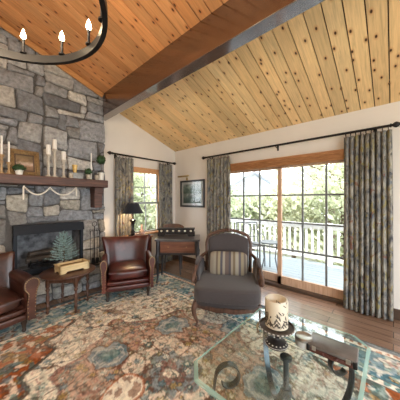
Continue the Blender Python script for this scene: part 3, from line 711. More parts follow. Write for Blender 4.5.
# ------------------------------------------------------------------ leather club chairs
def club_chair(label, loc, rz, mat, W=.72, name='leather_armchair', k=1.0):
    t = thing(name, label, 'armchair', loc, rz, None)
    h = W / 2; D = .70
    b = B(); b.sup((0, .02, .205), (W - .10, D - .10, .15), 9, 6); b.sup((0, -.30, .235), (W - .16, .07, .055), 4, 5); b.sup((0, -.305, .165), (W - .13, .06, .075), 4, 5); b.obj('seat_base', mat, t)
    def puff(q):
        if q.z > 0: q = Vector((q.x, q.y, q.z * (1 + .35 * (1 - q.x ** 2) * (1 - q.y ** 2))))
        return q
    b = B(); b.sup((0, -.055, .335), (W - .20, .56, .135), 5, 9, None, puff); o = b.obj('seat_cushion', mat, t)
    b = B()
    hw, hd = (W - .20) / 2 - .012, .27
    b.tube([(-hw, -.055 - hd, .375), (hw, -.055 - hd, .375), (hw, -.055 + hd, .375), (-hw, -.055 + hd, .375)], .006, 6, closed=True); b.obj('piping', mat, o)
    def back(u, v):
        s = 2 * u - 1
        z = .20 + v * (.56 + .035 * s * s)
        y = .245 + .10 * v - .13 * abs(s) ** 3.2 * (1 - .25 * v)
        x = s * (h - .055 + .040 * v * v + (1 - k) * .10 * v ** 4)
        return (x, y, z)
    b = B(); b.slab(back, 18, 10, .105); o = b.obj('backrest', mat, t, 60); sd = o.modifiers.new('Subdivision', 'SUBSURF'); sd.levels = sd.render_levels = 1
    for s in (-1, 1):
        b = B()
        b.sup((s * (h - .055), -.02, .32 - .03 * (1 - k)), (.085 * k, D - .10, .36), 6, 7)
        def roll(q): return Vector((q.x, q.y, q.z - .10 * (q.y > -.9) * 0))
        b.sup((s * (h - .040), -.02, .515 - .06 * (1 - k)), (.125 * k, D - .11, .115 * (.4 + .6 * k)), 3, 8)
        b.obj('armrest', mat, t)
        # scroll-fronted arm facing with nailheads
        out = smoothpts([(-.036, 0, .135), (-.040, 0, .30), (-.030, 0, .41), (-.062, 0, .47), (-.060, 0, .545), (0.004, 0, .585), (.064, 0, .555), (.072, 0, .50), (.046, 0, .43), (.036, 0, .30), (.036, 0, .135)], 4)
        out = [Vector((p.x * k, 0, .135 + (p.z - .135) * (1 - .1 * (1 - k)))) for p in out]
        poly = [(s * (p.x + .0) + s * (h - .050), p.z) for p in out]
        b = B(); b.prism(poly, -D / 2 - .005, -D / 2 + .045, 1); f = b.obj('arm_facing', mat, t, 30)
        b = B()
        for p in out[1:-1]: b.ball((s * (h - .050) + s * p.x * .86, -D / 2 - .006, .36 + (p.z - .36) * .965), .0062, (1, .5, 1), 1)
        b.obj('nailhead_trim', 'nail', f)
    for sx in (-1, 1):
        for sy in (-1, 1):
            b = B()
            if sy < 0: b.lathe([(0, 0), (.016, 0), (.020, .02), (.014, .03), (.020, .07), (.027, .10), (.024, .13), (.030, .145), (0, .145)], (sx * (h - .095), -.285, 0), 12)
            else: b.tube([(sx * (h - .10), .30, 0), (sx * (h - .10), .25, .14)], .02, 8, radii=[.014, .022])
            b.obj('leg', 'dleg', t)
    return t
club_chair('oxblood leather armchair with nailheads standing beneath the black lamp', (1.675, 2.972, .013), -.475, 'lea', .72, 'leather_armchair', .62)
lc = club_chair('brown leather armchair with rolled arms cut by the left edge of the photo', (.10, 3.075, .013), .15, 'lea2', .78)

lc.scale = (1, 1, .95)
# ------------------------------------------------------------------ grey bergere armchair
def bergere(loc, rz):
    t = thing('upholstered_armchair', 'grey upholstered armchair with carved wooden frame before the sliding door', 'armchair', loc, rz)
    def puff(q):
        k = (1 - q.x ** 2) * (1 - q.y ** 2)
        return Vector((q.x * (1 - .05 * max(0, q.y)), q.y - (.06 * (1 - q.x ** 2) if q.y < 0 else 0), q.z * (1 + .14 * k)))
    b = B(); b.sup((0, -.07, .368), (.70, .67, .145), 9, 10, None, puff); o = b.obj('seat_cushion', 'grey', t)
    b = B(); b.sup((0, -.02, .27), (.67, .66, .075), 11, 7, None, puff); b.obj('seat_base', 'grey', t)
    # carved rail: serpentine front
    b = B()
    fr = smoothpts([(-.335, -.31, .235), (-.2, -.345, .225), (-.08, -.36, .212), (0, -.365, .222), (.08, -.36, .212), (.2, -.345, .225), (.335, -.31, .235)], 5)
    b.tube(fr, .02, flat=(.013, .024), up=(0, 1, 0))
    b.tube([p + Vector((0, -.012, .018)) for p in fr], .007, 6)
    for k in range(-9, 10): b.ball((k * .034, -.372 + .00045 * (k * k) * .9, .228), .0095, (1, .6, 1), 1)
    b.sup((0, -.372, .225), (.085, .024, .045), 2.2, 4)
    for s in (-1, 1): b.tube([(s * .335, -.31, .235), (s * .34, 0, .235), (s * .29, .29, .24)], .02, flat=(.013, .026), up=(1, 0, 0))
    b.tube([(-.29, .29, .24), (.29, .29, .24)], .02, flat=(.013, .026), up=(0, 1, 0))
    b.obj('seat_rail', 'carved', t)
    # arched back
    def top_z(s): return .80 + .115 * max(0, 1 - abs(s) ** 4) ** .5 + .028 * math.cos(min(1, abs(s) * 1.6) * PI / 2)
    def back(u, v):
        s = (2 * u - 1) * .93
        z = .38 + v * (top_z(s) - .03 - .38); return (s * (.272 + .022 * v), .235 + .13 * v - .035 * abs(s) ** 2, z)
    b = B(); b.slab(back, 16, 12, .075); o = b.obj('backrest', 'grey', t, 60); sd = o.modifiers.new('Subdivision', 'SUBSURF'); sd.levels = sd.render_levels = 1
    b = B(); P = []
    for k in range(9): v = k / 8; P.append((-(.272 + .02 * v), .20 + .13 * v, .22 + v * .56))
    for k in range(1, 20): s = -1 + k / 10; P.append((s * .292, .335 - .03 * s * s + .03, top_z(s) + .004))
    for k in range(9): v = 1 - k / 8; P.append(((.272 + .02 * v), .20 + .13 * v, .22 + v * .56))
    P = smoothpts(P, 2); b.tube(P, .021, 8)
    b.tube([Vector(p) + Vector((0, -.02, 0)) for p in P], .008, 6)
    b.sup((0, .335, .952), (.12, .035, .045), 2.2, 5); b.sup((0, .325, .955), (.045, .04, .05), 2.2, 4)
    b.obj('back_frame', 'carved', t)
    for s in (-1, 1):
        b = B(); b.slab(lambda u, v: (s * (.325 + .03 * math.sin(u * PI)) , .26 - u * .44, .27 + v * (.33 - .12 * u * u)), 8, 6, .055); o = b.obj('arm_panel', 'grey', t, 60)
        sd = o.modifiers.new('Subdivision', 'SUBSURF'); sd.levels = sd.render_levels = 1
        b = B(); P = smoothpts([(s * .285, .275, .66), (s * .335, .20, .63), (s * .365, .08, .60), (s * .370, -.06, .565), (s * .372, -.17, .525), (s * .374, -.235, .490), (s * .372, -.245, .455), (s * .362, -.215, .440)], 4)
        b.tube(P, .02, 8, radii=[.017 + .008 * math.sin(PI * min(1, i / len(P) * 1.1)) for i in range(len(P))])
        b.tube(smoothpts([(s * .365, -.19, .51), (s * .350, -.155, .42), (s * .345, -.22, .32), (s * .335, -.285, .215)], 5), .018, 8)
        b.obj('armrest', 'carved', t)
        b = B(); b.sup((s * .362, .01, .622), (.05, .22, .035), 3, 6, Rx(.22)); b.obj('arm_pad', 'grey', t)
        b = B(); P = smoothpts([(s * .325, -.300, .255), (s * .348, -.325, .19), (s * .340, -.318, .115), (s * .318, -.300, .05), (s * .318, -.305, .018), (s * .328, -.322, .0)], 4)
        b.tube(P, .02, 8, radii=[.036 - .026 * min(1, i / 14) + (.008 if i > 17 else 0) for i in range(len(P))]); b.obj('leg', 'carved', t)
        b = B(); b.tube([(s * .28, .275, .24), (s * .285, .31, .12), (s * .29, .36, 0)], .02, 8, radii=[.025, .019, .015]); b.obj('leg', 'carved', t)
    return t
BG = (2.13, 1.475, .013); BR = -1.0
bergere(BG, BR)
def pillowfn(q):
    e = (abs(q.x) ** 3 + abs(q.z) ** 3); return Vector((q.x * (1 + .05 * q.z * q.z), q.y * (1 - .55 * min(1, e * .55)), q.z * (1 + .06 * q.x * q.x)))
b = B(); b.sup((0, 0, 0), (.475, .13, .285), 4.5, 9, None, pillowfn)
pc = Vector((BG[0], BG[1], 0)) + Rz(BR) @ Vector((0, .105, .57)); pc.z += .013
o = b.obj('throw_pillow', 'stripe', None, 60, pc, (-.30, 0, BR)); tag(o, 'tan, cream and grey striped lumbar pillow on the grey armchair', 'pillow')

# ------------------------------------------------------------------ side table, box and little spruce
TX, TY = .915, 3.065
t = thing('side_table', 'small round dark wood side table with turned legs before the hearth', 'side table', (TX, TY, .013), .82)
b = B(); b.lathe([(0, .440), (.28, .440), (.30, .446), (.308, .455), (.305, .463), (.295, .467), (0, .467)], (0, 0, 0), 40); b.obj('tabletop', 'tabletop', t)
b = B()
for s in (-1, 1): b.b2((s * .16 - .012, -.16, .365), (s * .16 + .012, .16, .436), .002); b.b2((-.16, s * .16 - .012, .365), (.16, s * .16 + .012, .436), .002)
b.obj('apron', 'tabletop', t, 0)
for x in (-.16, .16):
    for y in (-.16, .16):
        b = B(); b.lathe([(0, 0), (.013, 0), (.018, .02), (.011, .035), (.014, .06), (.020, .075), (.020, .10), (.012, .115), (.018, .16), (.023, .20), (.013, .235), (.012, .26), (.024, .285), (.015, .305), (.025, .325), (.025, .436), (0, .436)], (x, y, 0), 12); b.obj('leg', 'tabletop', t)
SZ = .013 + .467
t = thing('carved_box', 'pale carved wooden box with cut-out base on the round side table', 'box', (.945, 3.035, SZ), .06)
L, Dp, Hh = .168, .095, .085
b = B()
foot = [(-L, 0), (-L + .06, 0), (-L + .075, .022), (L - .075, .022), (L - .06, 0), (L, 0), (L, Hh), (-L, Hh)]
b.prism(foot, -Dp, -Dp + .014, 1); b.prism(foot, Dp - .014, Dp, 1)
f2 = [(-Dp, 0), (-Dp + .035, 0), (-Dp + .045, .022), (Dp - .045, .022), (Dp - .035, 0), (Dp, 0), (Dp, Hh), (-Dp, Hh)]
b.prism(f2, -L, -L + .014, 0); b.prism(f2, L - .014, L, 0)
b.b2((-L + .01, -Dp + .01, .022), (L - .01, Dp - .01, .034))
b.obj('body', 'boxw', t, 0)
b = B()
for lo, hi in (((-L - .008, -Dp - .008, Hh), (L + .008, -Dp + .022, Hh + .012)), ((-L - .008, Dp - .022, Hh), (L + .008, Dp + .008, Hh + .012)), ((-L - .008, -Dp - .008, Hh), (-L + .022, Dp + .008, Hh + .012)), ((L - .022, -Dp - .008, Hh), (L + .008, Dp + .008, Hh + .012))): b.b2(lo, hi, .003)
b.obj('rim', 'boxw', t, 0)
b = B(); b.b2((-L + .012, -Dp + .012, .034), (L - .012, Dp - .012, Hh - .012)); b.obj('dark_fill', 'boxd', t, 0)  # darker block filling the box to just below its rim
t = thing('tabletop_spruce', 'little frosted blue-green spruce tree behind the pale box', 'plant', (.905, 3.235, SZ))
b = B(); b.lathe([(0, 0), (.045, 0), (.058, .08), (.052, .08), (.048, .065), (0, .065)], (0, 0, 0), 16); b.obj('pot', 'pott', t)
b = B(); b.tube([(0, 0, .06), (.004, 0, .26), (0, 0, .44)], .008, 6, radii=[.010, .007, .003]); b.obj('trunk', 'bark', t)
b = B(); rr = random.Random(3)
for lev in range(12):
    zc = .115 + lev * .0275; R = .182 * (1 - lev / 13.5) ** .85
    for k in range(9 - lev // 3):
        a_ = k * 2 * PI / (9 - lev // 3) + lev * .9 + rr.uniform(-.2, .2); R2 = R * rr.uniform(.75, 1.1)
        d = Vector((math.cos(a_), math.sin(a_), .10 + .045 * lev)); p0 = Vector((0, 0, zc))
        for q in range(16):
            f = .12 + .88 * q / 15; p = p0 + d * R2 * f + Vector((0, 0, .03 * f * f - .02 * f))
            for m in range(3):
                nd = (d * .7 + Vector((rr.uniform(-1, 1), rr.uniform(-1, 1), rr.uniform(-.6, 1))) * .8).normalized() * rr.uniform(.016, .028)
                w_ = nd.orthogonal().normalized() * .0022; w2 = nd.cross(w_).normalized() * .0022
                vs = [b.bm.verts.new(p + w_), b.bm.verts.new(p - w_ * .5 + w2), b.bm.verts.new(p - w_ * .5 - w2), b.bm.verts.new(p + nd)]
                b.face((vs[0], vs[1], vs[3])); b.face((vs[1], vs[2], vs[3])); b.face((vs[2], vs[0], vs[3]))
for k in range(40):
    p = Vector((0, 0, .41 + k * .0016)); nd = Vector((rr.uniform(-1, 1), rr.uniform(-1, 1), 1.3)).normalized() * .026; w_ = nd.orthogonal().normalized() * .002
    b.face([b.bm.verts.new(q) for q in (p + w_, p - w_, p + nd)])
b.obj('needles', 'spruce', t, 0, recalc=False)

# ------------------------------------------------------------------ desk, console, lamp and desk things
t = thing('writing_desk', 'dark writing desk with red-brown drawer standing across the room corner', 'desk', (2.553, 2.797, 0), .733)
b = B(); b.b2((-.275, -.37, .695), (.255, .37, .725), .006); b.obj('desk_top', 'desktop', t, 0)
b = B()
b.b2((-.235, -.33, .48), (-.22, .33, .695)); b.b2((.20, -.33, .475), (.215, .33, .695)); b.b2((-.235, -.335, .475), (.215, -.318, .695)); b.b2((-.235, .318, .475), (.215, .335, .695)); b.b2((-.238, -.33, .462), (-.22, .33, .497), .003)
b.obj('apron', 'deskdark', t, 0)
b = B(); b.b2((-.250, -.285, .505), (-.225, .285, .685), .005); o = b.obj('drawer', 'drawer', t, 0)
for y in (-.15, .15): b = B(); b.ball((-.258, y, .60), .007, (1, 1, 1), 2); b.obj('knob', 'brass', o)
for sx in (-1, 1):
    for sy in (-1, 1):
        b = B(); x, y = (-.235 if sx < 0 else .205), sy * .325
        P = smoothpts([(x, y, .695), (x, y, .50), (x + sx * .012, y + sy * .010, .42), (x + sx * .002, y, .25), (x - sx * .004, y, .10), (x + sx * .012, y + sy * .01, .0)], 4)
        b.tube(P, .03, 8, radii=[.030, .030, .030, .030, .032, .032, .033, .034, .032, .030, .027, .024, .022, .020, .019, .018, .017, .016, .017, .019, .022][:len(P)]); b.obj('leg', 'deskdark', t)
# console under the window
t = thing('console_table', 'honey topped wooden console with dark red front under the back window', 'table', (2.075, 3.50, 0))
b = B(); b.b2((-.325, -.165, .685), (.325, .165, .715), .005); b.obj('table_top', 'console', t, 0)
b = B(); b.b2((-.30, -.148, .42), (.30, .15, .685)); b.obj('cabinet', 'consolered', t, 0)
for x0 in (-.29, .01):
    b = B(); b.b2((x0, -.162, .45), (x0 + .28, -.145, .665), .004); o = b.obj('drawer', 'consolered', t, 0); b = B(); b.ball((x0 + .14, -.170, .56), .012); b.obj('knob', 'brass', o)
for x in (-.285, .285):
    for y in (-.125, .125): b = B(); b.tube([(x, y, .42), (x, y, 0)], .022, 8, radii=[.024, .016]); b.obj('leg', 'consolered', t)
# lamp
LX, LY, LZ = 2.045, 3.45, .715
t = thing('table_lamp', 'black table lamp with tapered black shade before the back window', 'lamp', (LX, LY, LZ))
b = B(); b.lathe([(0, 0), (.075, 0), (.078, .02), (.06, .035), (.035, .05), (.028, .07), (.048, .085), (.030, .10), (.022, .13), (.026, .22), (.034, .26), (.050, .275), (.055, .30), (.030, .315), (.016, .33), (.012, .40), (.010, .45), (0, .45)], (0, 0, 0), 20); b.obj('base', 'lampbase', t)
b = B(); Z0, Z1, R0, R1 = .42, .60, .182, .098
b.lathe([(R0, Z0), (R1, Z1), (R1 - .004, Z1), (R0 - .004, Z0), (R0, Z0)], (0, 0, 0), 32, None, False)
b.obj('lamp_shade', 'black', t)
b = B(); b.ball((0, 0, .47), .026, (1, 1, 1.2), 2); b.obj('bulb', 'glow', t)
b = B()
for k in range(3): a_ = k * 2 * PI / 3; b.tube([(0, 0, .44 + .15), (R1 * math.cos(a_) * .97, R1 * math.sin(a_) * .97, Z1 - .006)], .002, 5)
b.tube([(0, 0, .43), (.035, 0, .47), (.03, 0, .54), (0, 0, .59)], .002, 5); b.obj('harp', 'brass', t)
# gourd vase
b = B(); b.lathe([(0, 0), (.034, 0), (.052, .03), (.056, .055), (.045, .085), (.028, .105), (.022, .125), (.026, .15), (.018, .18), (.012, .20), (.008, .20), (.010, .17), (0, .16)], (0, 0, 0), 20); tag(b.obj('gourd_vase', 'pink', None, 50, (2.255, 3.49, .715)), 'dusty pink gourd shaped vase standing right of the black lamp', 'vase')
b = B(); b.sup((0, 0, .028), (.12, .07, .056), 3, 5); tag(b.obj('trinket_box', 'drawer', None, 50, (2.10, 3.375, .716), (0, 0, -.4)), 'small dark trinket box at the foot of the black lamp', 'box')
# desk organiser
t = thing('desk_organizer', 'long black wooden desk tray with a row of pale knobs', 'organizer', (2.615, 2.925, .725), -.838)
b = B(); b.b2((-.315, -.09, .075), (.315, .09, .145), .006); b.b2((-.33, -.10, .140), (.33, .10, .155), .004); b.obj('tray', 'org', t, 0); t.scale = (1, 1, .86)
b = B()
for s in (-1, 1): b.prism([(s * .33, 0), (s * .22, 0), (s * .19, .04), (s * .19, .076), (s * .33, .076)], -.085, .085, 1)
b.b2((-.2, -.05, .03), (.2, .07, .076)); b.obj('stand', 'org', t, 0)
for k in range(6):
    b = B(); b.ball((-.26 + .104 * k, -.096, .112), .021, (1, .6, 1), 2); b.obj('knob', 'bone', t)
# chair tucked behind the desk
t = thing('desk_chair', 'brown curved-back wooden chair pushed in behind the dark desk', 'chair', (2.692, 3.137, 0), -.838)
b = B(); b.sup((0, .0, .44), (.40, .40, .035), 6, 5); b.obj('seat', 'carved', t)
b = B(); b.slab(lambda u, v: ((2 * u - 1) * .21, .20 - .06 * (2 * u - 1) ** 2 + .03 * v, .66 + v * (.235 - .05 * abs(2 * u - 1) ** 3)), 12, 6, .03); b.obj('backrest', 'carved', t, 60)
b = B()
for x in (-.16, -.055, .055, .16): b.tube([(x, .17, .45), (x * 1.05, .185, .70)], .010, 6)
b.obj('spindles', 'carved', t)
for x in (-.17, .17):
    for y in (-.17, .17): b = B(); b.tube([(x * .9, y * .9, .43), (x, y, 0)], .015, 8, radii=[.019, .013]); b.obj('leg', 'deskdark', t)

# ------------------------------------------------------------------ rug
RX0, RX1, RY0, RY1 = -.45, 2.60, -.95, 3.27
def make_rug():
    h = .0105; nx, ny = int((RX1 - RX0) / h), int((RY1 - RY0) / h)
    gx = np.linspace(RX0, RX1, nx + 1); gy = np.linspace(RY0, RY1, ny + 1)
    X, Y = np.meshgrid(gx, gy)
    rs = np.random.RandomState(4)
    def vnoise(X, Y, s, seed):
        r = np.random.RandomState(seed); G = r.rand(80, 80)
        u, v = X / s + 40, Y / s + 40; i, j = np.floor(u).astype(int), np.floor(v).astype(int); fu, fv = u - i, v - j
        fu = fu * fu * (3 - 2 * fu); fv = fv * fv * (3 - 2 * fv); i %= 79; j %= 79
        return (G[j, i] * (1 - fu) + G[j, i + 1] * fu) * (1 - fv) + (G[j + 1, i] * (1 - fu) + G[j + 1, i + 1] * fu) * fv
    wx = X + (vnoise(X, Y, .13, 1) - .5) * .07; wy = Y + (vnoise(X, Y, .13, 2) - .5) * .07
    e = np.minimum(np.minimum(X - RX0, RX1 - X), np.minimum(Y - RY0, RY1 - Y))
    col = np.zeros(X.shape + (3,))
    cream = np.array((.64, .585, .50)); pink = np.array((.39, .25, .19)); rust = np.array((.37, .12, .05)); blue = np.array((.115, .215, .255)); slate = np.array((.185, .225, .25))
    dark = np.array((.075, .085, .08)); teal = np.array((.09, .22, .22)); olive = np.array((.26, .21, .085)); ivory = np.array((.64, .59, .50)); brown = np.array((.21, .105, .07)); gold = np.array((.50, .34, .13)); sage = np.array((.26, .31, .26)); rose = np.array((.30, .15, .125))
    def put(m, c, a=1.0):
        k = (m * a)[..., None]; col[:] = col * (1 - k) + c * k
    one = np.ones(X.shape)
    put(one, cream)
    cx, cy = 1.12, 1.30
    dx, dy = wx - cx, wy - cy; ang = np.arctan2(dy, dx); rad = np.hypot(dx * 1.0, dy * .86)
    lob = .78 + .075 * np.cos(8 * ang) + .03 * np.cos(16 * ang)
    # spandrels (corner fields)
    sp = np.zeros(X.shape, bool)
    for sx, sy in ((-1, 1), (-1, -1), (1, -1)):
        ax = (wx - 1.12) * sx; ay = (wy - 1.17) * sy
        line = .82 - (ay - .86) * .80 - .07 * np.cos((ay) * 17)
        sp |= (ax > line) & (ay > .35)
    put(sp, rust); 
    sd = vnoise(wx, wy, .09, 9); put(sp & (sd > .66), olive, .7); put(sp & (sd < .27), brown, .7); put(sp & (vnoise(wx, wy, .055, 10) > .68), cream, .75); put(sp & (vnoise(wx, wy, .07, 19) > .73), teal, .7)
    for w_, c in ((.045, dark),):
        edge = sp.astype(float); gxx = np.abs(np.gradient(edge)[0]) + np.abs(np.gradient(edge)[1]); m = gxx > 0
        m = m | np.roll(m, 1, 0) | np.roll(m, 1, 1) | np.roll(m, -1, 0); put(m, c, .85)
    # medallion
    med = rad < lob; put(med, pink); ring = np.abs(rad - lob) < .016; put(ring, rose, .85); put(np.abs(rad - lob + .05) < .009, sage, .7)
    inner = rad < .36 + .05 * np.cos(6 * ang); put(inner, cream, .7); put(np.abs(rad - .36 - .05 * np.cos(6 * ang)) < .012, brown, .9)
    core = rad < .20 + .03 * np.cos(8 * ang); put(core, slate, .9); put(rad < .10 + .02 * np.cos(8 * ang), rose, .8); put(rad < .05, cream)
    # vines: contour lines of warped noise
    for sc_, seed, c, wd, a in ((.16, 21, brown, .022, .8), (.11, 22, sage * .7, .028, .7), (.075, 23, dark, .036, .55), (.13, 24, rose, .022, .6), (.055, 25, brown, .05, .45), (.045, 26, sage, .06, .4)):
        n_ = vnoise(wx, wy, sc_, seed); put((np.abs(n_ - .5) < wd) & ~sp, c, a)
    # flowers on a jittered lattice
    pal = [rose, slate, teal, gold * .8, brown, cream, olive, sage, blue, cream]
    s = .088; I, Jc = np.floor(X / s), np.floor(Y / s)
    G = rs.rand(64, 64, 5)
    for di in (-1, 0, 1):
        for dj in (-1, 0, 1):
            i = (I + di).astype(int); j = (Jc + dj).astype(int); g = G[j % 64, i % 64]
            px = (i + .2 + .6 * g[..., 0]) * s; py = (j + .2 + .6 * g[..., 1]) * s
            r_ = np.hypot(X - px, Y - py); th = np.arctan2(Y - py, X - px) + g[..., 2] * 6
            R = (.010 + .026 * g[..., 3]) * (1 + .28 * np.cos((5 + np.floor(g[..., 2] * 3)) * th))
            k = (g[..., 4] * 9.999).astype(int)
            for q in range(10):
                m = (k == q); put(m & (r_ < R) & ~(sp & (q in (0, 6))), pal[q], .66)
                put(m & (r_ < R * .45), pal[(q + 3) % 10], .6)
            put(np.abs(r_ - R) < .0055, dark, .45)
    # big slate palmettes
    for (px, py, rr_, sq) in ((.88, 1.86, .155, 1.0), (1.53, 1.78, .185, .8), (.80, .75, .16, 1), (1.5, .70, .17, .9), (.34, 1.30, .12, .8), (1.93, 1.3, .13, .8)):
        r_ = np.hypot(wx - px, (wy - py) / sq); th = np.arctan2(wy - py, wx - px); R = rr_ * (1 + .09 * np.cos(7 * th))
        put(r_ < R + .012, brown, .8); put(r_ < R, slate); put((r_ < R) & (vnoise(wx, wy, .035, 31) > .58), cream * .7, .45); put((r_ < R) & (vnoise(wx, wy, .04, 32) < .30), blue, .7)
        put((r_ < R * .42), teal * .9, .6); put(np.abs(r_ - R * .7) < .007, cream, .3)
    put((np.hypot((wx - .77) / 1.3, wy - 1.43) < .115), ivory, .85); put(np.abs(np.hypot((wx - .77) / 1.3, wy - 1.43) - .115) < .009, rust, .7); put(((np.hypot((wx - .77) / 1.3, wy - 1.43) < .1) & (vnoise(wx, wy, .028, 41) > .6)), brown, .7)
    # borders
    def band(a, b_): return (e >= a) & (e < b_)
    put(band(0, .54), blue)
    along = np.where(np.minimum(X - RX0, RX1 - X) < np.minimum(Y - RY0, RY1 - Y), Y, X); ew = e + (vnoise(X, Y, .09, 51) - .5) * .05; aw = along + (vnoise(X, Y, .09, 52) - .5) * .05
    mb = band(.13, .47)
    v1 = .30 + .09 * np.sin(aw * 2 * PI / .62); put(mb & (np.abs(ew - v1) < .014), sage, .9); put(mb & (np.abs(ew - v1 - .028) < .007), ivory, .6)
    for per, off, ev, R0_, c1, c2 in ((.62, 0, .38, .07, rust, cream), (.62, .31, .22, .07, cream, rose), (.31, .155, .42, .03, gold, brown), (.31, .10, .17, .03, teal, cream), (.207, .05, .30, .02, ivory, rust)):
        q = (aw - off) % per - per / 2; r_ = np.hypot(q, ew - ev); th = np.arctan2(ew - ev, q); R = R0_ * (1 + .22 * np.cos(6 * th))
        put(mb & (r_ < R), c1, .85); put(mb & (r_ < R * .6), c2, .85); put(mb & (r_ < R * .28), dark, .7); put(mb & (np.abs(r_ - R) < .006), dark, .6)
    put(mb & (vnoise(X, Y, .04, 53) > .70), sage * 1.2, .6); put(mb & (vnoise(X, Y, .045, 54) > .70), slate * 1.4, .7); put(mb & (vnoise(X, Y, .04, 57) > .74), cream, .6)
    for a, b_, base, c in ((.06, .13, cream, rust), (.47, .54, cream, teal)):
        bd = band(a, b_); put(bd, base); put(bd & ((((aw / .07) % 1) - .5) ** 2 + ((ew - (a + b_) / 2) / .07) ** 2 < .09), c, .85); put(bd & (np.abs(e - a) < .010), dark, .8); put(bd & (np.abs(e - b_) < .010), dark, .8)
    put(band(0, .06), slate * .8); put(band(0, .015), dark)
    # wear: uneven fading of the dyes
    wv = .5 * vnoise(X, Y, .35, 61) + .3 * vnoise(X, Y, .11, 62) + .2 * vnoise(X, Y, .03, 63)
    f = np.clip((wv - .45) * 1.2, 0, .22)[..., None]; col = col * (1 - f) + np.array((.50, .455, .39)) * f
    col *= (.92 + .36 * vnoise(X, Y, .018, 64))[..., None]
    b_ = rs.rand(*X.shape) * .16 + .92; col *= b_[..., None]; col = col * np.clip(col.mean(-1, keepdims=True) / .30, .6, 1.12)
    gm_ = col.mean(-1, keepdims=True); col = np.clip(gm_ + (col - gm_) * 1.12, 0, 1) * 1.06
    nv = (nx + 1) * (ny + 1)
    co = np.zeros((nv, 3)); co[:, 0] = X.ravel(); co[:, 1] = Y.ravel(); co[:, 2] = .0105 + .0012 * rs.rand(nv)
    idx = np.arange(nv).reshape(ny + 1, nx + 1)
    F = np.stack([idx[:-1, :-1], idx[:-1, 1:], idx[1:, 1:], idx[1:, :-1]], -1).reshape(-1, 4)
    me = bpy.data.meshes.new('pile'); me.vertices.add(nv); me.vertices.foreach_set('co', co.ravel()); me.loops.add(F.size); me.loops.foreach_set('vertex_index', F.ravel())
    me.polygons.add(len(F)); me.polygons.foreach_set('loop_start', np.arange(0, F.size, 4)); me.update(calc_edges=True); me.validate()
    c4 = np.ones((nv, 4)); c4[:, :3] = np.clip(col.reshape(-1, 3), 0, 1); colour(me, c4); me.materials.append(M['rug'])
    t = thing('area_rug', 'large patterned oriental rug in rust, cream and slate blue on the floor', 'rug', (0, 0, 0))
    o = bpy.data.objects.new('pile', me); C.objects.link(o); o.parent = t
    b = B(); b.b2((RX0, RY0, .001), (RX1, RY1, .0100)); b.obj('backing', 'rugedge', t, 0)
    b = B()
    for p, q in (((RX0, RY0), (RX1, RY0)), ((RX1, RY0), (RX1, RY1)), ((RX1, RY1), (RX0, RY1)), ((RX0, RY1), (RX0, RY0))): b.tube([(*p, .0068), (*q, .0068)], .0062, 8)
    b.obj('binding', 'rugedge', t)
make_rug()

# ------------------------------------------------------------------ glass coffee table
GX0, GX1, GY0, GY1, GZ = .80, 1.795, .105, .85, .45
gc = ((GX0 + GX1) / 2, (GY0 + GY1) / 2)
t = thing('coffee_table', 'glass coffee table with clipped corners on scrolled iron straps', 'coffee table', (*gc, .013))
hx, hy, cc, z1 = (GX1 - GX0) / 2, (GY1 - GY0) / 2, .09, GZ - .013
oct_ = [(-hx + cc, -hy), (hx - cc, -hy), (hx, -hy + cc), (hx, hy - cc), (hx - cc, hy), (-hx + cc, hy), (-hx, hy - cc), (-hx, -hy + cc)]
b = B(); lo = [b.bm.verts.new((x, y, z1 - .014)) for x, y in oct_]; bv = [b.bm.verts.new((x, y, z1 - .004)) for x, y in oct_]; hi = [b.bm.verts.new((x * (1 - .018 / hx), y * (1 - .018 / hy), z1)) for x, y in oct_]
b.face(hi); b.face(lo[::-1]); b.mi = 1
for k in range(8): b.face((lo[k], lo[(k + 1) % 8], bv[(k + 1) % 8], bv[k])); b.face((bv[k], bv[(k + 1) % 8], hi[(k + 1) % 8], hi[k]))
b.obj('glass_top', ['gtop', 'gedge'], t, 0)
zz = z1 - .0145
b = B(); b.lathe([(0, .18), (.016, .18), (.016, zz - .02), (.035, zz - .012), (.035, zz), (0, zz)], (0, 0, 0), 14); b.lathe([(0, .185), (.03, .19), (.034, .21), (.03, .235), (0, .24)], (0, 0, 0), 14); b.obj('post', 'satin', t)
for sx in (-1, 1):
    for sy in (-1, 1):
        dv = Vector((sx * hx * .8, sy * hy * .92, 0)).normalized(); side = Vector((-dv.y, dv.x, 0))
        rz_ = [(.0, .215), (.05, .17), (.11, .085), (.18, .022), (.245, .006), (.32, .035), (.385, .10), (.425, .19), (.436, .275), (.428, .345)]
        cxr, czr, rr0 = .352, .345, .076
        for k in range(1, 22):
            a_ = k * 1.75 * PI / 21; rr1 = rr0 * (1 - .30 * k / 21); rz_.append((cxr + rr1 * math.cos(a_), czr + rr1 * math.sin(a_)))
        zs = (zz - .004) / (czr + rr0)
        P = smoothpts([dv * r_ + Vector((0, 0, min(z_ * zs, zz - .003))) for r_, z_ in rz_], 3)
        b = B(); b.tube(P, .02, flat=(.019, .0035), up=side); b.obj('scroll_leg', 'satin', t, 60)
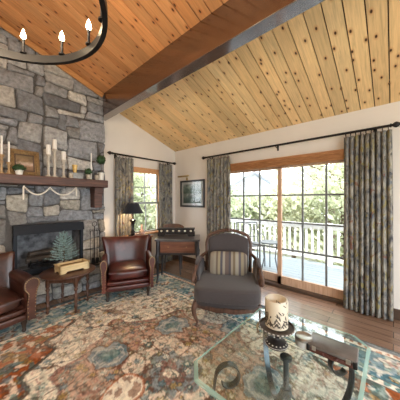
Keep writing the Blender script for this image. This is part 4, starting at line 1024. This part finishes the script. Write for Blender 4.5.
# pillar candle on its stand
t = thing('candle_stand', 'patterned black and white turned candle stand on the glass table', 'candle stand', (1.345, .555, GZ))
b = B(); b.lathe([(0, 0), (.066, 0), (.070, .010), (.064, .020), (.040, .030), (.020, .038), (.016, .046), (.030, .056), (.036, .072), (.032, .088), (.020, .097), (.036, .106), (.09, .111), (0, .111)], (0, 0, 0), 28); b.obj('stem', 'org', t)
b = B(); b.lathe([(.0, .108), (.098, .109), (.106, .114), (.106, .124), (.100, .126), (.097, .117), (0, .117)], (0, 0, 0), 32); o = b.obj('plate', 'leafprint', t)
b = B(); rr = random.Random(9)
for k in range(26): a_ = 2 * PI * k / 26; b.box((.1065 * math.cos(a_), .1065 * math.sin(a_), .119), (.003, .012, .006), 0, Rz(a_))
for k in range(16): a_ = 2 * PI * k / 16; b.ball((.060 * math.cos(a_), .060 * math.sin(a_), .0215), .0055, (1, 1, .5), 1)
for k in range(12): a_ = 2 * PI * k / 12; b.ball((.034 * math.cos(a_), .034 * math.sin(a_), .062 + .02 * (k % 2)), .0050, (1, 1, 1.2), 1)
b.lathe([(.068, .0085), (.0712, .010), (.068, .0125), (.068, .0085)], (0, 0, 0), 28, None, False)
b.obj('relief', 'standp', t)
t = thing('pillar_candle', 'wide cream pillar candle with dark leaf decoration on the candle stand', 'candle', (1.345, .555, GZ + .1265))
b = B(); R = .070; Hc = .165
b.lathe([(0, 0), (R, 0), (R, Hc - .006), (R - .004, Hc + .002), (R - .012, Hc), (R - .022, Hc - .018), (R - .03, Hc - .028), (0, Hc - .03)], (0, 0, 0), 36); b.obj('wax', 'cream', t)
b = B(); rr = random.Random(5)
for k in range(210):
    a_ = rr.uniform(0, 2 * PI); z_ = .008 + abs(rr.gauss(0, .055)) * (.75 + .4 * math.cos(a_ * 3)); ln = rr.uniform(.016, .038); tilt = rr.uniform(-1.2, 1.2)
    pts = []
    for f, w_ in ((0, .0008), (.35, .0048), (.7, .0040), (1, .0006)):
        aa = a_ + math.sin(tilt) * ln * f / R; z2 = z_ + math.cos(tilt) * ln * f; pts.append((aa, z2, w_))
    L_ = [b.bm.verts.new(((R + .0012) * math.cos(a + w_ / R), (R + .0012) * math.sin(a + w_ / R), z)) for a, z, w_ in pts]; Rr = [b.bm.verts.new(((R + .0012) * math.cos(a - w_ / R), (R + .0012) * math.sin(a - w_ / R), z)) for a, z, w_ in pts]
    for q in range(3): b.face((L_[q], L_[q + 1], Rr[q + 1], Rr[q]))
b.obj('leaf_decoration', 'leafprint', t, 0)
b = B(); b.tube([(0, 0, Hc - .03), (.001, 0, Hc - .012)], .0015, 5); b.obj('wick', 'wick', t)
# round tin
t = thing('round_tin', 'small round lidded tin between candle stand and little case', 'tin', (1.455, .425, GZ))
b = B(); b.lathe([(0, 0), (.046, 0), (.049, .004), (.049, .040), (0, .040)], (0, 0, 0), 26); b.obj('body', 'tin', t)
b = B(); b.lathe([(0, .040), (.051, .040), (.052, .044), (.052, .056), (.047, .060), (.040, .056), (0, .056)], (0, 0, 0), 26); b.obj('lid', 'silver', t)
# little case
t = thing('leather_case', 'little worn leather case with red-brown sides lying on the glass table', 'case', (1.486, .272, GZ), .03)
cl, cwid, chh = .122, .072, .048
b = B(); b.b2((-cwid, -cl, .002), (cwid, cl, chh * .62), .008); b.obj('body', 'suitr', t, 30)
b = B(); b.b2((-cwid - .001, -cl - .001, chh * .64), (cwid + .001, cl + .001, chh + .004), .007); b.obj('lid', 'suit', t, 30)
b = B(); b.tube([(-cwid - .002, .035, .026), (-cwid - .022, .03, .024), (-cwid - .022, -.03, .024), (-cwid - .002, -.035, .026)], .0045, 6); b.obj('handle', 'suitr', t)
for y in (-.085, .085):
    b = B(); b.b2((-cwid - .004, y - .011, .020), (-cwid + .002, y + .011, .046), .002); b.obj('clasp', 'silver', t, 0)
for y in (-1, 1):
    for z in (0,): b = B(); b.box((-cwid + .006, y * (cl - .006), .026), (.022, .022, .040), .006); b.obj('corner_guard', 'iron', t, 30)

# ------------------------------------------------------------------ chandelier
CHX, CHY, CHZ, CHR = -.014, 1.36, 2.30, .57
ch_ = thing('ring_chandelier', 'black iron ring chandelier with candle bulbs over the room', 'chandelier', (CHX, CHY, CHZ))
b = B(); b.lathe([(CHR - .013, 0), (CHR + .013, 0), (CHR + .013, .050), (CHR - .013, .050), (CHR - .013, 0)], (0, 0, 0), 96, None, False); b.obj('ring', 'iron', ch_, 40)
A0 = -math.radians(48)
for k in range(14):
    th = A0 + math.radians(55 + 25.714 * k); p = Vector((CHR * math.cos(th) * .975, CHR * math.sin(th) * .975, .050))
    b = B(); b.lathe([(0, -.006), (.019, -.003), (.019, .006), (.008, .011), (.0085, .082), (.012, .087), (0, .087)], p, 10); o = b.obj('candle_arm', 'iron', ch_)
    b = B(); b.lathe([(0, .085), (.008, .090), (.016, .106), (.0135, .126), (.005, .150), (0, .162)], p, 10); b.obj('bulb', 'flame', o)
b = B()
for dg in (-20, 200, 270):
    th = A0 + math.radians(dg); b.tube([(CHR * math.cos(th), CHR * math.sin(th), .04), (CHR * .12 * math.cos(th), CHR * .12 * math.sin(th), .62), (0, 0, .64)], .007, 6)
zc_ = 2.5 + SR * (XR - CHX) - CHZ
b.tube([(0, 0, .60), (0, 0, zc_ + .002)], .009, 8); b.obj('hanger', 'iron', ch_)
b = B(); b.lathe([(0, zc_ - .06), (.06, zc_ - .055), (.07, zc_ - .02), (.07, zc_ + .02), (0, zc_ + .02)], (0, 0, 0), 18); b.obj('canopy', 'iron', ch_)

# ------------------------------------------------------------------ outside
b = B(); b.b2((-14, -14, -.75), (26, 26, -.60)); struct(b.obj('ground', 'ground', smooth=0))
b = B(); y = -3.0
DX1 = 5.35
x = XR + .18
while x < DX1: b.b2((x, -3.0, -.06), (x + .135, 7.0, -.03)); x += .142
struct(b.obj('floor_deck', 'deck', smooth=0))
t = thing('deck_railing', 'white deck railing with slim balusters beyond the sliding door', 'railing', (5.25, 2.0, -.03))
b = B(); b.b2((-.07, -5, .84), (.07, 5, .88), .006); b.b2((-.025, -5, .76), (.025, 5, .84), .004); b.obj('top_rail', 'rail', t, 0)
b = B(); b.b2((-.025, -5, .10), (.025, 5, .16), .004); b.obj('bottom_rail', 'rail', t, 0)
for k in range(6): b = B(); b.b2((-.05, -4.95 + 1.98 * k - .05, 0), (.05, -4.95 + 1.98 * k + .05, .90), .005); b.obj('post', 'rail', t, 0)
base = None
for k in range(80):
    y = -4.86 + .1238 * k
    if base is None:
        b = B(); b.b2((-.019, -.019, .16), (.019, .019, .76)); base = b.obj('baluster', 'rail', t, 0); base.location = (0, y, 0)
    else:
        o = base.copy(); C.objects.link(o); o.parent = t; o.location = (0, y, 0)
# patio chair
def patio_chair(loc, rz, label):
    t = thing('patio_chair', label, 'patio chair', loc, rz)
    b = B()
    for s in (-1, 1): b.tube([(s * .24, .20, 0), (s * .24, .20, .44), (s * .24, .26, .88)], .014, 8)
    b.tube([(-.24, .26, .88), (.24, .26, .88)], .014, 8); b.tube([(-.24, .215, .56), (.24, .215, .56)], .010, 8)
    b.tube([(.12 * math.cos(a_), .238 + .02 * math.sin(a_), .72 + .13 * math.sin(a_)) for a_ in [2 * PI * k / 20 for k in range(20)]], .009, 6, closed=True)
    for s in (-1, 1): b.tube([(s * .12, .238, .72), (s * .24, .238, .72)], .008, 6)
    b.obj('back_frame', 'ptable', t)
    b = B(); b.sup((0, -.02, .43), (.48, .46, .04), 6, 5); b.obj('seat', 'ptable', t)
    for s in (-1, 1):
        b = B(); b.tube([(s * .24, .22, .64), (s * .26, -.05, .65), (s * .25, -.22, .62), (s * .24, -.24, .43)], .012, 8); b.obj('armrest', 'ptable', t)
        b = B(); b.tube([(s * .24, -.22, .43), (s * .24, -.24, 0)], .013, 8); b.obj('leg', 'ptable', t)
    return t
patio_chair((4.28, 2.36, -.03), -.75 + PI * 0, 'dark metal patio chair with ring back outside the sliding door')
t = thing('patio_table', 'small dark metal patio table standing beside the ring-back patio chair', 'patio table', (4.15, 1.85, -.03))
b = B(); b.lathe([(0, .54), (.19, .54), (.20, .55), (.20, .565), (0, .565)], (0, 0, 0), 24); b.obj('tabletop', 'ptable', t)
for k in range(3): a_ = k * 2 * PI / 3 + .4; b = B(); b.tube([(.15 * math.cos(a_), .15 * math.sin(a_), .54), (.12 * math.cos(a_), .12 * math.sin(a_), .25), (.18 * math.cos(a_), .18 * math.sin(a_), 0)], .012, 6); b.obj('leg', 'ptable', t)
# neighbouring house
t = thing('neighbour_house', 'pale house with blue-grey gabled roof beyond the trees', 'house', (18.54, 9.91, -.2), math.radians(-48))
b = B(); b.prism([(-3.4, -.4), (3.4, -.4), (3.4, 2.0), (0, 4.05), (-3.4, 2.0)], 0, 6, 1); b.obj('wall', 'roofl', t, 0)
for s in (-1, 1):
    b = B(); b.prism([(0, 4.05), (0, 4.22), (s * 4.0, 1.82), (s * 4.0, 1.65)], -.5, 6.4, 1); b.obj('roof', 'roofb', t, 0)
    b = B(); b.prism([(0, 4.03), (0, 4.26), (s * 4.0, 1.86), (s * 4.0, 1.63)], -.6, -.5, 1); b.obj('eave_board', 'eave', t, 0)
# trees
def tree(loc, h, r, n, leafm, label, seed, name='tree', dens=1.0, ls=.16, low=.25):
    rr = random.Random(seed); t = thing(name, label, 'tree', loc, 0, 'trees beyond the deck')
    b = B(); b.tube([(0, 0, 0), (.05 * h / 5, .03, h * .35), (0, .1, h * .75)], .1, 8, radii=[.028 * h, .02 * h, .006 * h])
    tips = []
    for k in range(14):
        z0 = h * rr.uniform(low, .7); a_ = k * 2.4; d = Vector((math.cos(a_), math.sin(a_), rr.uniform(.2, .9))).normalized()
        p0 = Vector((0, .05, z0)); p1 = p0 + d * r * rr.uniform(.6, 1.0)
        b.tube([p0, p0.lerp(p1, .5) + Vector((0, 0, -.05 * r)), p1], .02, 6, radii=[.010 * h, .006 * h, .002 * h]); tips += [p0.lerp(p1, f) for f in (.5, .75, 1)]
    b.obj('trunk', 'bark', t)
    b = B()
    cent = [p + Vector((rr.gauss(0, .25), rr.gauss(0, .25), rr.gauss(0, .25))) * r * .5 for p in tips] + [Vector((rr.uniform(-1, 1) * r * .8, rr.uniform(-1, 1) * r * .8, h * rr.uniform(low, .95))) for _ in range(20)]
    for _ in range(int(n * (.62 if h > 4.5 else .85))):
        c = rr.choice(cent); p = c + Vector((rr.gauss(0, 1), rr.gauss(0, 1), rr.gauss(0, .8))) * r * .22
        if p.z < .1: continue
        d = Vector((rr.gauss(0, 1), rr.gauss(0, 1), rr.gauss(0, 1) + .6)).normalized(); u = d.orthogonal().normalized(); v = d.cross(u)
        s = ls * rr.uniform(.5, 1.2); u, v = u * s, v * s * .55
        b.face([b.bm.verts.new(q) for q in (p - u, p + v, p + u, p - v)])
    b.obj('foliage', leafm, t, 0, recalc=False)
G = -.6
for i, (x, y, h, r, n, lf, lab, ls, low) in enumerate((
    (7.3, 3.9, 2.35, 1.0, 2600, 1, 'low leafy shrub tree straight behind the ring-back patio chair', .11, .1),
    (7.6, 5.4, 2.5, 1.1, 2600, 0, 'low leafy shrub tree left of the patio chair, beyond the railing end', .11, .1),
    (7.2, 2.4, 2.6, 1.0, 2600, 3, 'pale green shrub tree behind the railing, left pane of right door panel', .11, .1),
    (7.1, 1.0, 3.2, 1.2, 2800, 1, 'pale olive tree behind the railing at the right of the door', .11, .1),
    (9.2, 1.7, 5.6, 1.9, 2600, 3, 'tall sparse tree with visible branches beyond the right door panel', .12, .25),
    (9.4, -.8, 5.4, 1.9, 3000, 0, 'tall full tree half hidden by the wide printed curtain', .13, .15),
    (3.4, 7.3, 4.2, 1.5, 5200, 1, 'bushy tree filling the back window', .11, .05),
    (5.0, 7.6, 4.0, 1.4, 4200, 3, 'pale leafy tree outside the right half of back window', .11, .05),
    (4.2, 10.5, 6.5, 2.4, 4000, 2, 'dark tree far behind the back window', .18, .1),
    (12.5, 3.0, 6.2, 1.8, 2800, 3, 'far pale tree seen through the middle of the sliding door', .16, .1),
    (13.0, 10.4, 3.2, 1.7, 3000, 2, 'far dark tree in front of the neighbouring house', .15, .05))):
    tree((x, y, G), h, r, n, 'leaf%d' % lf, lab, 100 + i, 'tree', 1, ls, low)

# ------------------------------------------------------------------ light
w = bpy.data.worlds.new('World'); SC.world = w; w.use_nodes = True
bg = w.node_tree.nodes['Background']; bg.inputs[0].default_value = (.88, .95, 1.0, 1); bg.inputs[1].default_value = 2.6
def light(name, kind, loc, energy, col, size=.1):
    l = bpy.data.lights.new(name, kind); l.energy = energy; l.color = col
    if kind == 'POINT': l.shadow_soft_size = size
    o = bpy.data.objects.new(name, l); C.objects.link(o); o.location = loc; return o
s = light('sun', 'SUN', (0, 0, 8), 2.8, (1, .95, .87)); s.data.angle = .03
s.rotation_euler = Vector((-.33, -.30, .89)).to_track_quat('Z', 'Y').to_euler()
light('chandelier_light', 'POINT', (CHX, CHY, CHZ + .12), 22, (1, .78, .52), .12)
light('lamp_light', 'POINT', (LX, LY, LZ + .47), 9.0, (1, .68, .36), .04)

# ------------------------------------------------------------------ camera
cam = bpy.data.cameras.new('Camera'); co = bpy.data.objects.new('Camera', cam); C.objects.link(co)
co.location = (0, 0, 1.37); co.rotation_euler = (PI / 2, 0, -math.radians(48))
cam.sensor_width = 36; cam.lens = 36 * 215 / 400; cam.clip_start = .02; cam.clip_end = 200
SC.camera = co
vs = SC.view_settings; vs.view_transform = 'Standard'; vs.look = 'None'; vs.gamma = 1; vs.use_curve_mapping = False; vs.exposure = 1.45
